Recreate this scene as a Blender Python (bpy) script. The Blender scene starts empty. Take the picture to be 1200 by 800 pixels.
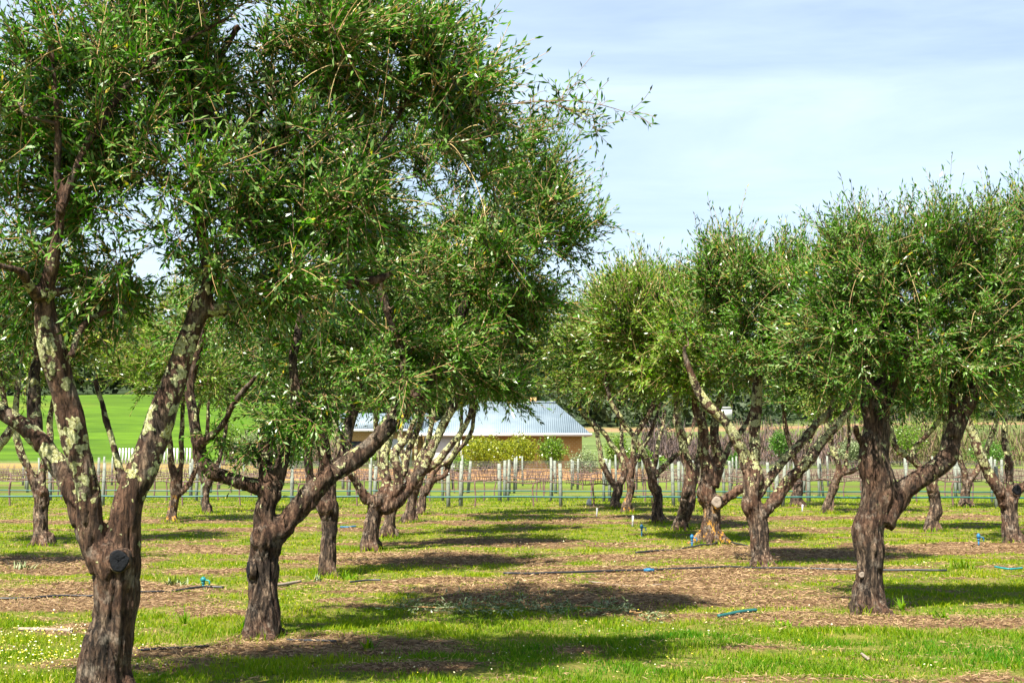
import bpy, math, random
import numpy as np
from mathutils import Vector, noise, Matrix
R = math.radians
random.seed(7)
rng = np.random.default_rng(11)
scene = bpy.context.scene
col = scene.collection

# ------------------------------------------------------------------ camera
F = 1600.0; CX, CY = 600.0, 400.0; CAMZ = 1.6
PITCH = math.atan(125 / F)
cam_d = bpy.data.cameras.new('camera'); cam_d.sensor_width = 36; cam_d.lens = 36 * F / 1200
cam_d.clip_start = 0.05; cam_d.clip_end = 6000
cam = bpy.data.objects.new('camera', cam_d); col.objects.link(cam)
cam.location = (0, 0, CAMZ); cam.rotation_euler = (R(90) + PITCH, 0, 0)
scene.camera = cam
cp, sp_ = math.cos(PITCH), math.sin(PITCH)

def ray(px, py):
    x = (px - CX) / F; y = (CY - py) / F
    return x, cp - y * sp_, sp_ + y * cp
def at(px, py, Y):
    x, dy, z = ray(px, py); k = Y / dy
    return np.array([x * k, Y, CAMZ + z * k])
def gp(px, py):
    x, dy, z = ray(px, py); k = -CAMZ / z
    return np.array([x * k, dy * k, 0.0])

# ------------------------------------------------------------------ ground shape
def snoise(x, y, s, seed=0.0):
    """cheap smooth vectorised noise, about -1..1"""
    r = np.random.default_rng(int(seed * 100) + 5)
    v = 0
    for k in range(7):
        a = r.uniform(0, 6.283); f = s * r.uniform(.6, 1.6); p = r.uniform(0, 6.283)
        w = r.uniform(.4, 1.0)
        v = v + np.sin((x * math.cos(a) + y * math.sin(a)) * f + p + w * np.sin((x * math.sin(a) - y * math.cos(a)) * f * .8 + p * 2))
    return v / 4.0

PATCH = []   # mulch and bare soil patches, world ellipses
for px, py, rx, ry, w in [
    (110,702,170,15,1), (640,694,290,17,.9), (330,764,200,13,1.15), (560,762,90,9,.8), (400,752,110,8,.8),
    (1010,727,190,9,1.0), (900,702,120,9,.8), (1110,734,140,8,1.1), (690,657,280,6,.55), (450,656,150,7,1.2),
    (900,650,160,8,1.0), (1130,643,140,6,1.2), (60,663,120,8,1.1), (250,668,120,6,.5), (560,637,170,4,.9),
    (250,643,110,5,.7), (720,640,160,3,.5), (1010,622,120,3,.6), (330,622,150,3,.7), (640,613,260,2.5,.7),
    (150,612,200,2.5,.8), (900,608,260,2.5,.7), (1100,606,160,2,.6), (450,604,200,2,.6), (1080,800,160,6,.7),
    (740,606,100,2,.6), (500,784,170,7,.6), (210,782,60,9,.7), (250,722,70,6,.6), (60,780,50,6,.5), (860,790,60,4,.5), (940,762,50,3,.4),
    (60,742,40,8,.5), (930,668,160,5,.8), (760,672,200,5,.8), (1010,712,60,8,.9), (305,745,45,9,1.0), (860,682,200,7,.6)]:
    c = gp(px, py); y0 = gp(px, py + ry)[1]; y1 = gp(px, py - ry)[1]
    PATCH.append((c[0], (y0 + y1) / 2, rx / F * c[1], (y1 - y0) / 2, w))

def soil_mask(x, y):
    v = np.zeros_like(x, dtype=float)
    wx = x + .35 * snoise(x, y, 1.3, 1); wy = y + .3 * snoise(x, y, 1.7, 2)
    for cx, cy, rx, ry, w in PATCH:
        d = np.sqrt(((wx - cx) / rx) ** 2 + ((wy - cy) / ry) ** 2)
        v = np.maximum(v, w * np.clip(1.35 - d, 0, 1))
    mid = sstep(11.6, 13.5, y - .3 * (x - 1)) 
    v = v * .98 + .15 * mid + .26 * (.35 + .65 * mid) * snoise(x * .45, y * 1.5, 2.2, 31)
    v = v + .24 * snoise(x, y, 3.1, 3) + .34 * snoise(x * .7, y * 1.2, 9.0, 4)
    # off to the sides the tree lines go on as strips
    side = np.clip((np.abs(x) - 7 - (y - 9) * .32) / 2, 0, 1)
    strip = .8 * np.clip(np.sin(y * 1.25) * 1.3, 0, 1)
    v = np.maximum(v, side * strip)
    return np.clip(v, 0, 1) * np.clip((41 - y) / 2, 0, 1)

def sstep(a, b, v):
    t = np.clip((v - a) / (b - a), 0, 1); return t * t * (3 - 2 * t)

def H(x, y):
    x = np.asarray(x, dtype=float); y = np.asarray(y, dtype=float)
    near = sstep(60, 45, y)
    h = near * (.018 * snoise(x, y, 2.2, 5) + .012 * snoise(x, y, 6, 6))
    u = x / np.maximum(y, 1)
    top = 17.5 - 10.5 * sstep(-.28, .02, u) + 1.5 * sstep(.1, .3, u)
    h = h + sstep(110, 430, y) * top + sstep(430, 520, y) * 5
    h = h + sstep(500, 1100, y) * (58 + 26 * sstep(.12, .03, u) - 18 * sstep(-.02, -.3, u)) + sstep(140, 300, y) * 1.2 * snoise(x, y, .02, 8)
    h = h - sstep(1100, 2500, y) * 30
    return h
def Hs(x, y): return float(H(np.array([x]), np.array([y]))[0])
def ground(px, py):
    p = gp(px, py); p[2] = Hs(p[0], p[1]); return p

# ------------------------------------------------------------------ mesh helpers
def new_mesh(name, V, Fc, mats, mat_idx=None, smooth=False, attrs=None):
    """V (n,3); Fc list of int arrays (m,k)"""
    me = bpy.data.meshes.new(name)
    V = np.asarray(V, dtype=np.float32)
    loops = []; tot = []
    for f in Fc:
        f = np.asarray(f, dtype=np.int32)
        if len(f) == 0: continue
        loops.append(f.ravel()); tot.append(np.full(len(f), f.shape[1], dtype=np.int32))
    loops = np.concatenate(loops); tot = np.concatenate(tot)
    start = np.concatenate([[0], np.cumsum(tot)[:-1]]).astype(np.int32)
    me.vertices.add(len(V)); me.vertices.foreach_set('co', V.ravel())
    me.loops.add(len(loops)); me.loops.foreach_set('vertex_index', loops)
    me.polygons.add(len(tot)); me.polygons.foreach_set('loop_start', start); me.polygons.foreach_set('loop_total', tot)
    for m in mats: me.materials.append(m)
    if mat_idx is not None: me.polygons.foreach_set('material_index', np.asarray(mat_idx, dtype=np.int32))
    if smooth: me.polygons.foreach_set('use_smooth', np.ones(len(tot), dtype=bool) if smooth is True else smooth)
    if attrs:
        for k, v in attrs.items():
            v = np.asarray(v, dtype=np.float32)
            if v.ndim == 2:
                a = me.color_attributes.new(k, 'FLOAT_COLOR', 'POINT')
                c = np.ones((len(v), 4), dtype=np.float32); c[:, :3] = v
                a.data.foreach_set('color', c.ravel())
            else:
                a = me.attributes.new(k, 'FLOAT', 'POINT'); a.data.foreach_set('value', v)
    me.update(calc_edges=True); me.validate(clean_customdata=False)
    return me

def link(name, me, parent=None, loc=None):
    o = bpy.data.objects.new(name, me); col.objects.link(o)
    if parent: o.parent = parent
    if loc is not None: o.location = loc
    return o
def empty(name, loc):
    o = bpy.data.objects.new(name, None); o.empty_display_size = .2; col.objects.link(o); o.location = loc; return o
def tag(o, label=None, cat=None, group=None, kind=None):
    if label: o['label'] = label
    if cat: o['category'] = cat
    if group: o['group'] = group
    if kind: o['kind'] = kind
    return o

def frames(P):
    """P (N,K,3) -> unit tangents and two normals"""
    T = np.gradient(P, axis=1); T /= np.linalg.norm(T, axis=2, keepdims=True) + 1e-9
    ref = np.zeros_like(T); ref[..., 0] = 1
    a0 = np.abs(T[:, :1, 0]) > .8
    m = np.repeat(a0, T.shape[1], axis=1); ref[m] = (0, 1, 0)
    A = np.cross(T, ref); A /= np.linalg.norm(A, axis=2, keepdims=True) + 1e-9
    B = np.cross(T, A)
    return T, A, B
def tubes(P, Rr, sides, cap=False):
    N, K, _ = P.shape
    T, A, B = frames(P)
    an = np.arange(sides) * 2 * math.pi / sides
    V = P[:, :, None, :] + Rr[:, :, None, None] * (A[:, :, None, :] * np.cos(an)[None, None, :, None] + B[:, :, None, :] * np.sin(an)[None, None, :, None])
    idx = np.arange(N * K * sides).reshape(N, K, sides)
    a = idx[:, :-1, :]; b = np.roll(a, -1, axis=2); c = idx[:, 1:, :]; d = np.roll(c, -1, axis=2)
    Q = np.stack([a, b, d, c], axis=-1).reshape(-1, 4)
    V = V.reshape(-1, 3)
    if cap:
        base = idx[:, 0, ::-1].reshape(N, sides); top = idx[:, -1, :].reshape(N, sides)
        return V, Q, np.concatenate([base, top])
    return V, Q

def catmull(pts, n):
    """pts (K,m) -> (n,m)"""
    pts = np.asarray(pts, dtype=float); K = len(pts)
    if K == 2:
        t = np.linspace(0, 1, n)[:, None]; return pts[0] * (1 - t) + pts[1] * t
    e = np.vstack([2 * pts[0] - pts[1], pts, 2 * pts[-1] - pts[-2]])
    seg = np.linalg.norm(np.diff(pts[:, :3], axis=0), axis=1); cum = np.concatenate([[0], np.cumsum(seg)]); cum /= cum[-1]
    out = []
    for t in np.linspace(0, 1, n):
        i = min(int(np.searchsorted(cum, t, side='right')) - 1, K - 2); i = max(i, 0)
        u = (t - cum[i]) / max(cum[i + 1] - cum[i], 1e-9)
        p0, p1, p2, p3 = e[i], e[i + 1], e[i + 2], e[i + 3]
        out.append(.5 * ((2 * p1) + (-p0 + p2) * u + (2 * p0 - 5 * p1 + 4 * p2 - p3) * u * u + (-p0 + 3 * p1 - 3 * p2 + p3) * u ** 3))
    return np.array(out)

class MB:
    """collects pieces into one mesh"""
    def __init__(s): s.V = []; s.F = {}; s.n = 0
    def add(s, V, *Fs):
        V = np.asarray(V, dtype=float)
        for f in Fs:
            f = np.asarray(f)
            if len(f): s.F.setdefault(f.shape[1], []).append(f + s.n)
        s.V.append(V); s.n += len(V); return s
    def box(s, x0, x1, y0, y1, z0, z1):
        V = [(x, y, z) for x in (x0, x1) for y in (y0, y1) for z in (z0, z1)]
        return s.add(V, [(0,1,3,2),(4,6,7,5),(0,4,5,1),(2,3,7,6),(0,2,6,4),(1,5,7,3)])
    def tube(s, pts, r, sides=8, n=None):
        pts = np.asarray(pts, dtype=float); n = n or len(pts)
        rr = np.full(len(pts), r, dtype=float) if np.isscalar(r) else np.asarray(r, dtype=float)
        q = catmull(np.hstack([pts, rr[:, None]]), n)
        V, Q, C = tubes(q[None, :, :3], q[None, :, 3], sides, cap=True)
        return s.add(V, Q, C)
    def build(s, name, mat, parent=None, smooth=False, loc=None):
        V = np.vstack(s.V)
        me = new_mesh(name, V, [np.vstack(v) for v in s.F.values()], [mat], smooth=smooth)
        return link(name, me, parent, loc)

# ------------------------------------------------------------------ materials
def mat_new(name):
    m = bpy.data.materials.new(name); m.use_nodes = True; nt = m.node_tree
    for n in list(nt.nodes): nt.nodes.remove(n)
    out = nt.nodes.new('ShaderNodeOutputMaterial')
    return m, nt, out
def N(nt, t, **kw):
    n = nt.nodes.new(t)
    for k, v in kw.items(): setattr(n, k, v)
    return n
def noise_n(nt, vec, scale, detail=4, rough=.55, dist=0):
    n = N(nt, 'ShaderNodeTexNoise'); n.inputs['Scale'].default_value = scale; n.inputs['Detail'].default_value = detail
    n.inputs['Roughness'].default_value = rough; n.inputs['Distortion'].default_value = dist
    if vec is not None: nt.links.new(vec, n.inputs['Vector'])
    return n.outputs['Fac']
def ramp(nt, fac, stops):
    n = N(nt, 'ShaderNodeValToRGB'); e = n.color_ramp.elements
    while len(e) > 1: e.remove(e[-1])
    e[0].position = stops[0][0]; e[0].color = tuple(stops[0][1]) + (1,) if not np.isscalar(stops[0][1]) else (stops[0][1],) * 3 + (1,)
    for p, c in stops[1:]:
        x = e.new(p); x.color = tuple(c) + (1,) if not np.isscalar(c) else (c,) * 3 + (1,)
    nt.links.new(fac, n.inputs['Fac']); return n.outputs['Color']
def mix(nt, fac, a, b, mode='MIX'):
    n = N(nt, 'ShaderNodeMix', data_type='RGBA', blend_type=mode)
    for s, v in ((n.inputs[0], fac), (n.inputs[6], a), (n.inputs[7], b)):
        if isinstance(v, bpy.types.NodeSocket): nt.links.new(v, s)
        elif np.isscalar(v): s.default_value = v
        else: s.default_value = tuple(v) + (1,)
    return n.outputs[2]
def math_n(nt, op, a, b=None):
    n = N(nt, 'ShaderNodeMath', operation=op)
    for i, v in enumerate((a, b)):
        if v is None: continue
        if isinstance(v, bpy.types.NodeSocket): nt.links.new(v, n.inputs[i])
        else: n.inputs[i].default_value = v
    return n.outputs[0]
def attr(nt, name, out='Fac'):
    n = N(nt, 'ShaderNodeAttribute'); n.attribute_name = name; return n.outputs[out]
def coords(nt, scale=(1, 1, 1), kind='Object'):
    t = N(nt, 'ShaderNodeTexCoord'); m = N(nt, 'ShaderNodeMapping'); m.inputs['Scale'].default_value = scale
    nt.links.new(t.outputs[kind], m.inputs['Vector']); return m.outputs['Vector']
def bump(nt, h, strength, dist):
    b = N(nt, 'ShaderNodeBump'); b.inputs['Strength'].default_value = strength; b.inputs['Distance'].default_value = dist
    nt.links.new(h, b.inputs['Height']); return b.outputs['Normal']
def princ(nt, out, colr, rough=.6, spec=.5, normal=None, metal=0):
    p = N(nt, 'ShaderNodeBsdfPrincipled')
    if isinstance(colr, bpy.types.NodeSocket): nt.links.new(colr, p.inputs['Base Color'])
    else: p.inputs['Base Color'].default_value = tuple(colr) + (1,)
    p.inputs['Roughness'].default_value = rough; p.inputs['Specular IOR Level'].default_value = spec
    p.inputs['Metallic'].default_value = metal
    if normal is not None: nt.links.new(normal, p.inputs['Normal'])
    if out is not None: nt.links.new(p.outputs[0], out.inputs['Surface'])
    return p
def simple(name, c, rough=.6, var=.25, scale=8, spec=.4, metal=0, bumpd=0.0):
    m, nt, out = mat_new(name); v = coords(nt)
    n = noise_n(nt, v, scale, 5, .6)
    cc = ramp(nt, n, [(.3, [x * (1 - var) for x in c]), (.7, [min(1, x * (1 + var)) for x in c])])
    princ(nt, out, cc, rough, spec, bump(nt, n, .5, bumpd) if bumpd else None, metal)
    return m

def leaf_material(name, dark, light, under, yellow=(.55, .42, .03), transl=.24, rough=.33, spec=.42, silver=None):
    silver = silver or light
    m, nt, out = mat_new(name)
    t = attr(nt, 'tint')
    top = ramp(nt, t, [(0, dark), (.75, light), (.90, light), (.925, silver), (.945, silver), (.975, yellow), (1, yellow)])
    geo = N(nt, 'ShaderNodeNewGeometry')
    c = mix(nt, geo.outputs['Backfacing'], top, mix(nt, .7, top, under))
    p = princ(nt, None, c, rough, spec)
    tr = N(nt, 'ShaderNodeBsdfTranslucent'); nt.links.new(mix(nt, .75, c, mix(nt, 1.0, c, (1.25, 2.0, .4), 'MULTIPLY')), tr.inputs['Color'])
    ms = N(nt, 'ShaderNodeMixShader'); ms.inputs[0].default_value = transl
    nt.links.new(p.outputs[0], ms.inputs[1]); nt.links.new(tr.outputs[0], ms.inputs[2])
    nt.links.new(ms.outputs[0], out.inputs['Surface'])
    return m

M = {}
M['leaf'] = leaf_material('olive_leaf', silver=(.30, .36, .17), dark=(.002, .022, .002), light=(.058, .175, .003), under=(.125, .225, .040))
M['leaf_warm'] = leaf_material('olive_leaf_warm', silver=(.30, .36, .14), dark=(.006, .038, .002), light=(.125, .235, .003), under=(.17, .26, .035))
M['citrus_leaf'] = leaf_material('citrus_leaf', (.06, .09, .004), (.26, .27, .008), (.22, .25, .02))
M['grass_blade'] = leaf_material('grass_blade', (.016, .135, .001), (.25, .28, .003), (.10, .20, .005), yellow=(.50, .40, .11), transl=.35, rough=.6, spec=.15)
M['dry'] = leaf_material('dry_leaf_litter', (.045, .02, .008), (.27, .155, .065), (.3, .2, .10), yellow=(.50, .38, .23), transl=.05, rough=.75)
M['cut_leaf'] = leaf_material('cut_olive_leaf', (.04, .06, .02), (.13, .17, .06), (.28, .33, .17), transl=.15)

def bark_material(name, lichen=.3, orange=0.0, warm=0.0, light=1.0):
    m, nt, out = mat_new(name)
    v = coords(nt); vs = coords(nt, (22, 22, 5))
    fiss = noise_n(nt, vs, 1.0, 8, .68, .6)
    fine = noise_n(nt, coords(nt, (60, 60, 16)), 1.0, 6, .7, .3)
    big = noise_n(nt, v, 2.6, 4, .6)
    c1 = ramp(nt, fiss, [(.38, (.010, .007, .005)), (.48, (.045, .032, .023)), (.58, (.15, .108, .076)), (.70, (.36, .28, .20))])
    red = ramp(nt, fiss, [(.3, (.028, .013, .008)), (.6, (.13, .07, .043)), (.8, (.24, .145, .095))])
    c = mix(nt, ramp(nt, big, [(.48 - warm * .2, 0.0), (.62 - warm * .15, .85)]), c1, red)
    grey = noise_n(nt, v, 7.0, 5, .65)
    c = mix(nt, ramp(nt, grey, [(.54, 0.0), (.66, .5)]), c, (.30, .265, .22))
    crack = ramp(nt, fine, [(.36, .30), (.52, 1.0)])
    c = mix(nt, 1.0, c, crack, 'MULTIPLY')
    light *= .80
    c = mix(nt, 1.0, c, (light * 1.04, light, light * .93), 'MULTIPLY')
    # lichen: pale rosettes, mostly higher up the limbs
    vor = N(nt, 'ShaderNodeTexVoronoi', feature='F1'); vor.inputs['Scale'].default_value = 12.0
    dv = N(nt, 'ShaderNodeVectorMath', operation='ADD'); nz = N(nt, 'ShaderNodeTexNoise'); nz.inputs['Scale'].default_value = 16
    nt.links.new(v, nz.inputs['Vector']); sc = N(nt, 'ShaderNodeVectorMath', operation='SCALE'); sc.inputs['Scale'].default_value = .14
    nt.links.new(nz.outputs['Color'], sc.inputs[0]); nt.links.new(v, dv.inputs[0]); nt.links.new(sc.outputs[0], dv.inputs[1])
    nt.links.new(dv.outputs[0], vor.inputs['Vector'])
    sep = N(nt, 'ShaderNodeSeparateXYZ'); nt.links.new(v, sep.inputs[0])
    hz = ramp(nt, math_n(nt, 'MULTIPLY', sep.outputs['Z'], .33), [(.25, .0), (.50, 1.0), (.84, 1.0), (.93, .15)])
    rad = math_n(nt, 'MULTIPLY', hz, .36 * lichen + .08)
    rnd = N(nt, 'ShaderNodeSeparateColor'); nt.links.new(vor.outputs['Color'], rnd.inputs[0])
    thr = math_n(nt, 'MULTIPLY', rad, math_n(nt, 'ADD', math_n(nt, 'MULTIPLY', rnd.outputs[0], 2.0), .05))
    mask = math_n(nt, 'MULTIPLY', math_n(nt, 'SUBTRACT', thr, math_n(nt, 'ADD', vor.outputs['Distance'], math_n(nt, 'MULTIPLY', math_n(nt, 'SUBTRACT', noise_n(nt, v, 45, 4, .7), .5), .35))), 14.0)
    ml = N(nt, 'ShaderNodeClamp'); nt.links.new(mask, ml.inputs[0])
    lcol = mix(nt, rnd.outputs[1], (.38, .35, .08), (.25, .29, .13))
    lcol = mix(nt, ramp(nt, noise_n(nt, v, 60, 3, .6), [(.40, .0), (.60, .8)]), mix(nt, .35, lcol, (.12, .13, .05)), (.60, .60, .34))
    c = mix(nt, ml.outputs[0], c, lcol)
    if orange:
        on = noise_n(nt, coords(nt, (9, 9, 6)), 1.0, 5, .7)
        lo = ramp(nt, sep.outputs['Z'], [(.0, 1.0), (.75, .0)])
        om = math_n(nt, 'MULTIPLY', ramp(nt, on, [(.55, .0), (.60, 1.0)]), lo)
        c = mix(nt, math_n(nt, 'MULTIPLY', om, orange), c, (.62, .30, .02))
    hgt = math_n(nt, 'ADD', fiss, math_n(nt, 'MULTIPLY', crack, .35))
    hgt = math_n(nt, 'ADD', hgt, math_n(nt, 'MULTIPLY', ml.outputs[0], .25))
    princ(nt, out, c, .85, .25, bump(nt, hgt, 1.0, .03))
    return m
M['bark_A'] = bark_material('bark_lichen', .9, 0, .6, 1.1)
M['bark_plain'] = bark_material('bark_plain', .4, 0, .2, 1.1)
M['bark_mid'] = bark_material('bark_grey_lichen', 1.25, 0, .2, 1.45)
M['bark_orange'] = bark_material('bark_orange_lichen', .8, 1.0, .3, 1.45)

def twig_material():
    m, nt, out = mat_new('twig'); t = attr(nt, 'tint')
    princ(nt, out, ramp(nt, t, [(0, (.05, .035, .025)), (.4, (.14, .09, .06)), (.6, (.34, .20, .08)), (1, (.58, .44, .2))]), .7, .3)
    return m
M['twig'] = twig_material()
M['seal'] = simple('pruning_sealant', (.0045, .0055, .0075), .9, .6, 26, spec=.25, bumpd=.03)
M['cutwood'] = simple('cut_wood', (0.238, 0.194, 0.151), .8, .25, 25)
M['post'] = simple('weathered_post', (.185, .205, .165), .85, .25, 14)
M['vine'] = simple('vine_bark', (0.144, 0.0864, 0.0684), .9, .4, 20)
M['teal_hose'] = simple('teal_hose', (0.0144, 0.0936, 0.0864), .5, .2, 5)
M['black_pipe'] = simple('black_polythene', (.02, .022, .026), .42, .3, 9)
M['blue_plastic'] = simple('blue_plastic', (0.0144, 0.122, 0.245), .45, .2, 9)
M['teal_plastic'] = simple('teal_plastic', (0.0072, 0.18, 0.187), .45, .25, 9)
M['white_paint'] = simple('white_paint', (.52, .52, .51), .6, .05, 3)
M['wire'] = simple('steel_wire', (0.158, 0.158, 0.151), .45, .1, 3, metal=.6)
M['dark'] = simple('dark_opening', (.03, .03, .035), .3, .2, 3)

def ground_material():
    m, nt, out = mat_new('ground')
    v = coords(nt)
    s = attr(nt, 'soil'); zc = attr(nt, 'zone', 'Color'); far = attr(nt, 'far')
    n1 = noise_n(nt, v, 1.5, 6, .65); n2 = noise_n(nt, v, 14, 6, .7); n3 = noise_n(nt, v, 55, 4, .7)
    chips = N(nt, 'ShaderNodeTexVoronoi', feature='F1'); chips.inputs['Scale'].default_value = 34
    vv = coords(nt, (1, .55, 1)); nt.links.new(vv, chips.inputs['Vector'])
    cc = N(nt, 'ShaderNodeSeparateColor'); nt.links.new(chips.outputs['Color'], cc.inputs[0])
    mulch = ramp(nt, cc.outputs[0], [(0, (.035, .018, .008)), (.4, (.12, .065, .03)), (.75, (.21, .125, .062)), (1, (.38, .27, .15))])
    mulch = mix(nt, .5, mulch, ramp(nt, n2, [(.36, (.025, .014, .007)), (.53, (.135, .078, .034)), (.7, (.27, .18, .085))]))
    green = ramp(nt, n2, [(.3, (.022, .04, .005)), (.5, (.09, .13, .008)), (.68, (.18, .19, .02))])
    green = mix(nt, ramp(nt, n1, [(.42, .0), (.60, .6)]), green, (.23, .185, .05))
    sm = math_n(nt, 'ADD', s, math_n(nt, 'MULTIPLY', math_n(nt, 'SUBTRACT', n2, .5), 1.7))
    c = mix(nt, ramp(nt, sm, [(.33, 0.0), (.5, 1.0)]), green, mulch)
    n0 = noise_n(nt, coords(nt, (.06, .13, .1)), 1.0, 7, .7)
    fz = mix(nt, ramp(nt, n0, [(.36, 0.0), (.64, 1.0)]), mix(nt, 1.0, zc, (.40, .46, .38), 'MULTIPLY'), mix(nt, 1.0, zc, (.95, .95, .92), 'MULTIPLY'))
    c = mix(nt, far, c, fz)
    h = math_n(nt, 'ADD', n3, math_n(nt, 'MULTIPLY', n2, 1.5))
    princ(nt, out, c, .95, .15, bump(nt, h, .8, .03))
    return m
M['ground'] = ground_material()

# ------------------------------------------------------------------ ground mesh
def build_ground():
    xs = np.concatenate([-np.geomspace(1600, 15, 46)[:-1], np.arange(-15, 15.01, .12), np.geomspace(15, 1600, 46)[1:]])
    ys = np.concatenate([np.linspace(-60, 5, 14), np.arange(5.2, 42, .12), np.geomspace(42.2, 2600, 120)])
    X, Y = np.meshgrid(xs, ys, indexing='xy')
    x = X.ravel(); y = Y.ravel()
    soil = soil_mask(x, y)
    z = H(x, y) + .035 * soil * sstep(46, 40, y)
    V = np.stack([x, y, z], 1)
    nx, ny = len(xs), len(ys)
    i = np.arange(nx * ny).reshape(ny, nx)
    Q = np.stack([i[:-1, :-1], i[:-1, 1:], i[1:, 1:], i[1:, :-1]], -1).reshape(-1, 4)
    far = sstep(40, 43, y)
    zone = np.zeros((len(x), 3)); u = x / np.maximum(y, 1) * F + 600   # direction bands of the fields
    wob = snoise(x, y, .05, 9) * 4
    def paint(mask, c): zone[:] = zone * (1 - mask[:, None]) + np.array(c) * mask[:, None]
    zone[:] = (.15, .20, .025)
    vy = y + .045 * x
    for Yr in (37.6, 41.5, 45.0, 49.0, 53.5, 58.5): paint(.85 * sstep(.75, .25, np.abs(vy - Yr) + .25 * snoise(x, y, 3, 50)) * sstep(40, 43, y), (.20, .13, .08))
    och = sstep(66, 69, y + wob * .5) * sstep(112, 104, y)
    paint(och * sstep(300, 340, u) * sstep(790, 740, u), (.42, .22, .09))
    paint(och * sstep(790, 740, -u + 1530), (.22, .19, .11))
    paint(och * sstep(330, 300, u), (.26, .25, .06))
    paint(sstep(98, 104, y + wob) * sstep(134, 126, y + wob) * sstep(345, 320, u), (.36, .24, .07))
    paint(sstep(125, 140, y) * sstep(420, 380, u), (.095, .185, .007))
    paint(sstep(125, 140, y) * sstep(380, 420, u), (.15, .20, .06))
    zone *= (1 + .10 * np.sin(y * .55 + x * .05) * sstep(120, 140, y) + .16 * snoise(x, y, .09, 41) * sstep(60, 120, y))[:, None]
    paint(sstep(.35, .7, snoise(x, y * .5, .06, 42)) * sstep(130, 150, y) * .5, (.20, .21, .03))
    bank = sstep(385, 400, y + wob) * sstep(450, 440, y + wob)
    paint(bank * .9, (.40, .22, .13))
    paint(sstep(450, 470, y), (.05, .075, .03))
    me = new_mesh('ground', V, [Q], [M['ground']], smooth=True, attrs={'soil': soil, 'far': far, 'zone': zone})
    tag(link('ground', me), kind='structure')
build_ground()

# ------------------------------------------------------------------ leaves on shoots
def leaves_on(P, D, L, bend, npair, ll, lw, rg, tint_base, spread=.75):
    """P,D (S,3) L (S,) bend (S,3) -> leaf quads"""
    S = len(P); K = npair * 2
    t = (np.repeat(np.arange(npair), 2) + .6) / npair
    t = t[None, :] + rg.uniform(-.04, .04, (S, K)); t = np.clip(t, .04, 1.02)
    pos = P[:, None] + D[:, None] * (L[:, None] * t)[..., None] + bend[:, None] * (t ** 2)[..., None]
    tan = D[:, None] * L[:, None, None] + 2 * bend[:, None] * t[..., None]
    tan = tan / (np.linalg.norm(tan, axis=2, keepdims=True) + 1e-9)
    rnd = rg.normal(size=(S, 1, 3)); A = np.cross(tan, rnd); A /= np.linalg.norm(A, axis=2, keepdims=True) + 1e-9
    B = np.cross(tan, A)
    pair = np.repeat(np.arange(npair), 2); sgn = np.tile([1, -1], npair)
    ang = (pair % 2) * (math.pi / 2) + rg.normal(0, .35, (S, K))
    side = (A * np.cos(ang)[..., None] + B * np.sin(ang)[..., None]) * sgn[None, :, None]
    sp = spread + rg.normal(0, .18, (S, K)); sp = np.where(t > .93, sp * .35, sp)
    d = tan * np.cos(sp)[..., None] + side * np.sin(sp)[..., None]
    d[..., 2] -= rg.uniform(-.1, .2, (S, K)); d /= np.linalg.norm(d, axis=2, keepdims=True)
    keep = rg.random((S, K)) > .10
    nrm = tan + rg.normal(0, .4, d.shape); nrm[..., 2] += .25
    w = np.cross(d, nrm); w /= np.linalg.norm(w, axis=2, keepdims=True) + 1e-9
    up = np.cross(w, d)
    flip = np.where(up[..., 2:3] < 0, -1.0, 1.0)
    fp = np.where(rg.random((S, 1, 1)) < .14, .85, .10)
    flip = np.where(rg.random(flip.shape) < fp, -flip, flip)
    w = w * flip
    lng = ll * rg.uniform(.45, 1.35, (S, K))[..., None]; wid = lw * rg.uniform(.8, 1.2, (S, K))[..., None]
    mid = pos + d * lng * .48; curve = np.cross(w, d) * lng * .06
    v0 = pos; v1 = mid + w * wid * .5 + curve; v2 = pos + d * lng; v3 = mid - w * wid * .5 + curve
    V = np.stack([v0, v3, v2, v1], 2)[keep]
    tint = np.clip(tint_base[:, None] + rg.normal(0, .20, (S, K)), 0, .88)
    tint = np.where((rg.random((S, 1)) < .09) & (rg.random((S, K)) < .75), .935, tint)
    tint = np.where(rg.random((S, K)) < .018, 1.0, tint)[keep]
    n = len(V)
    return V.reshape(-1, 3), np.arange(n * 4).reshape(n, 4), np.repeat(tint, 4)

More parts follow.
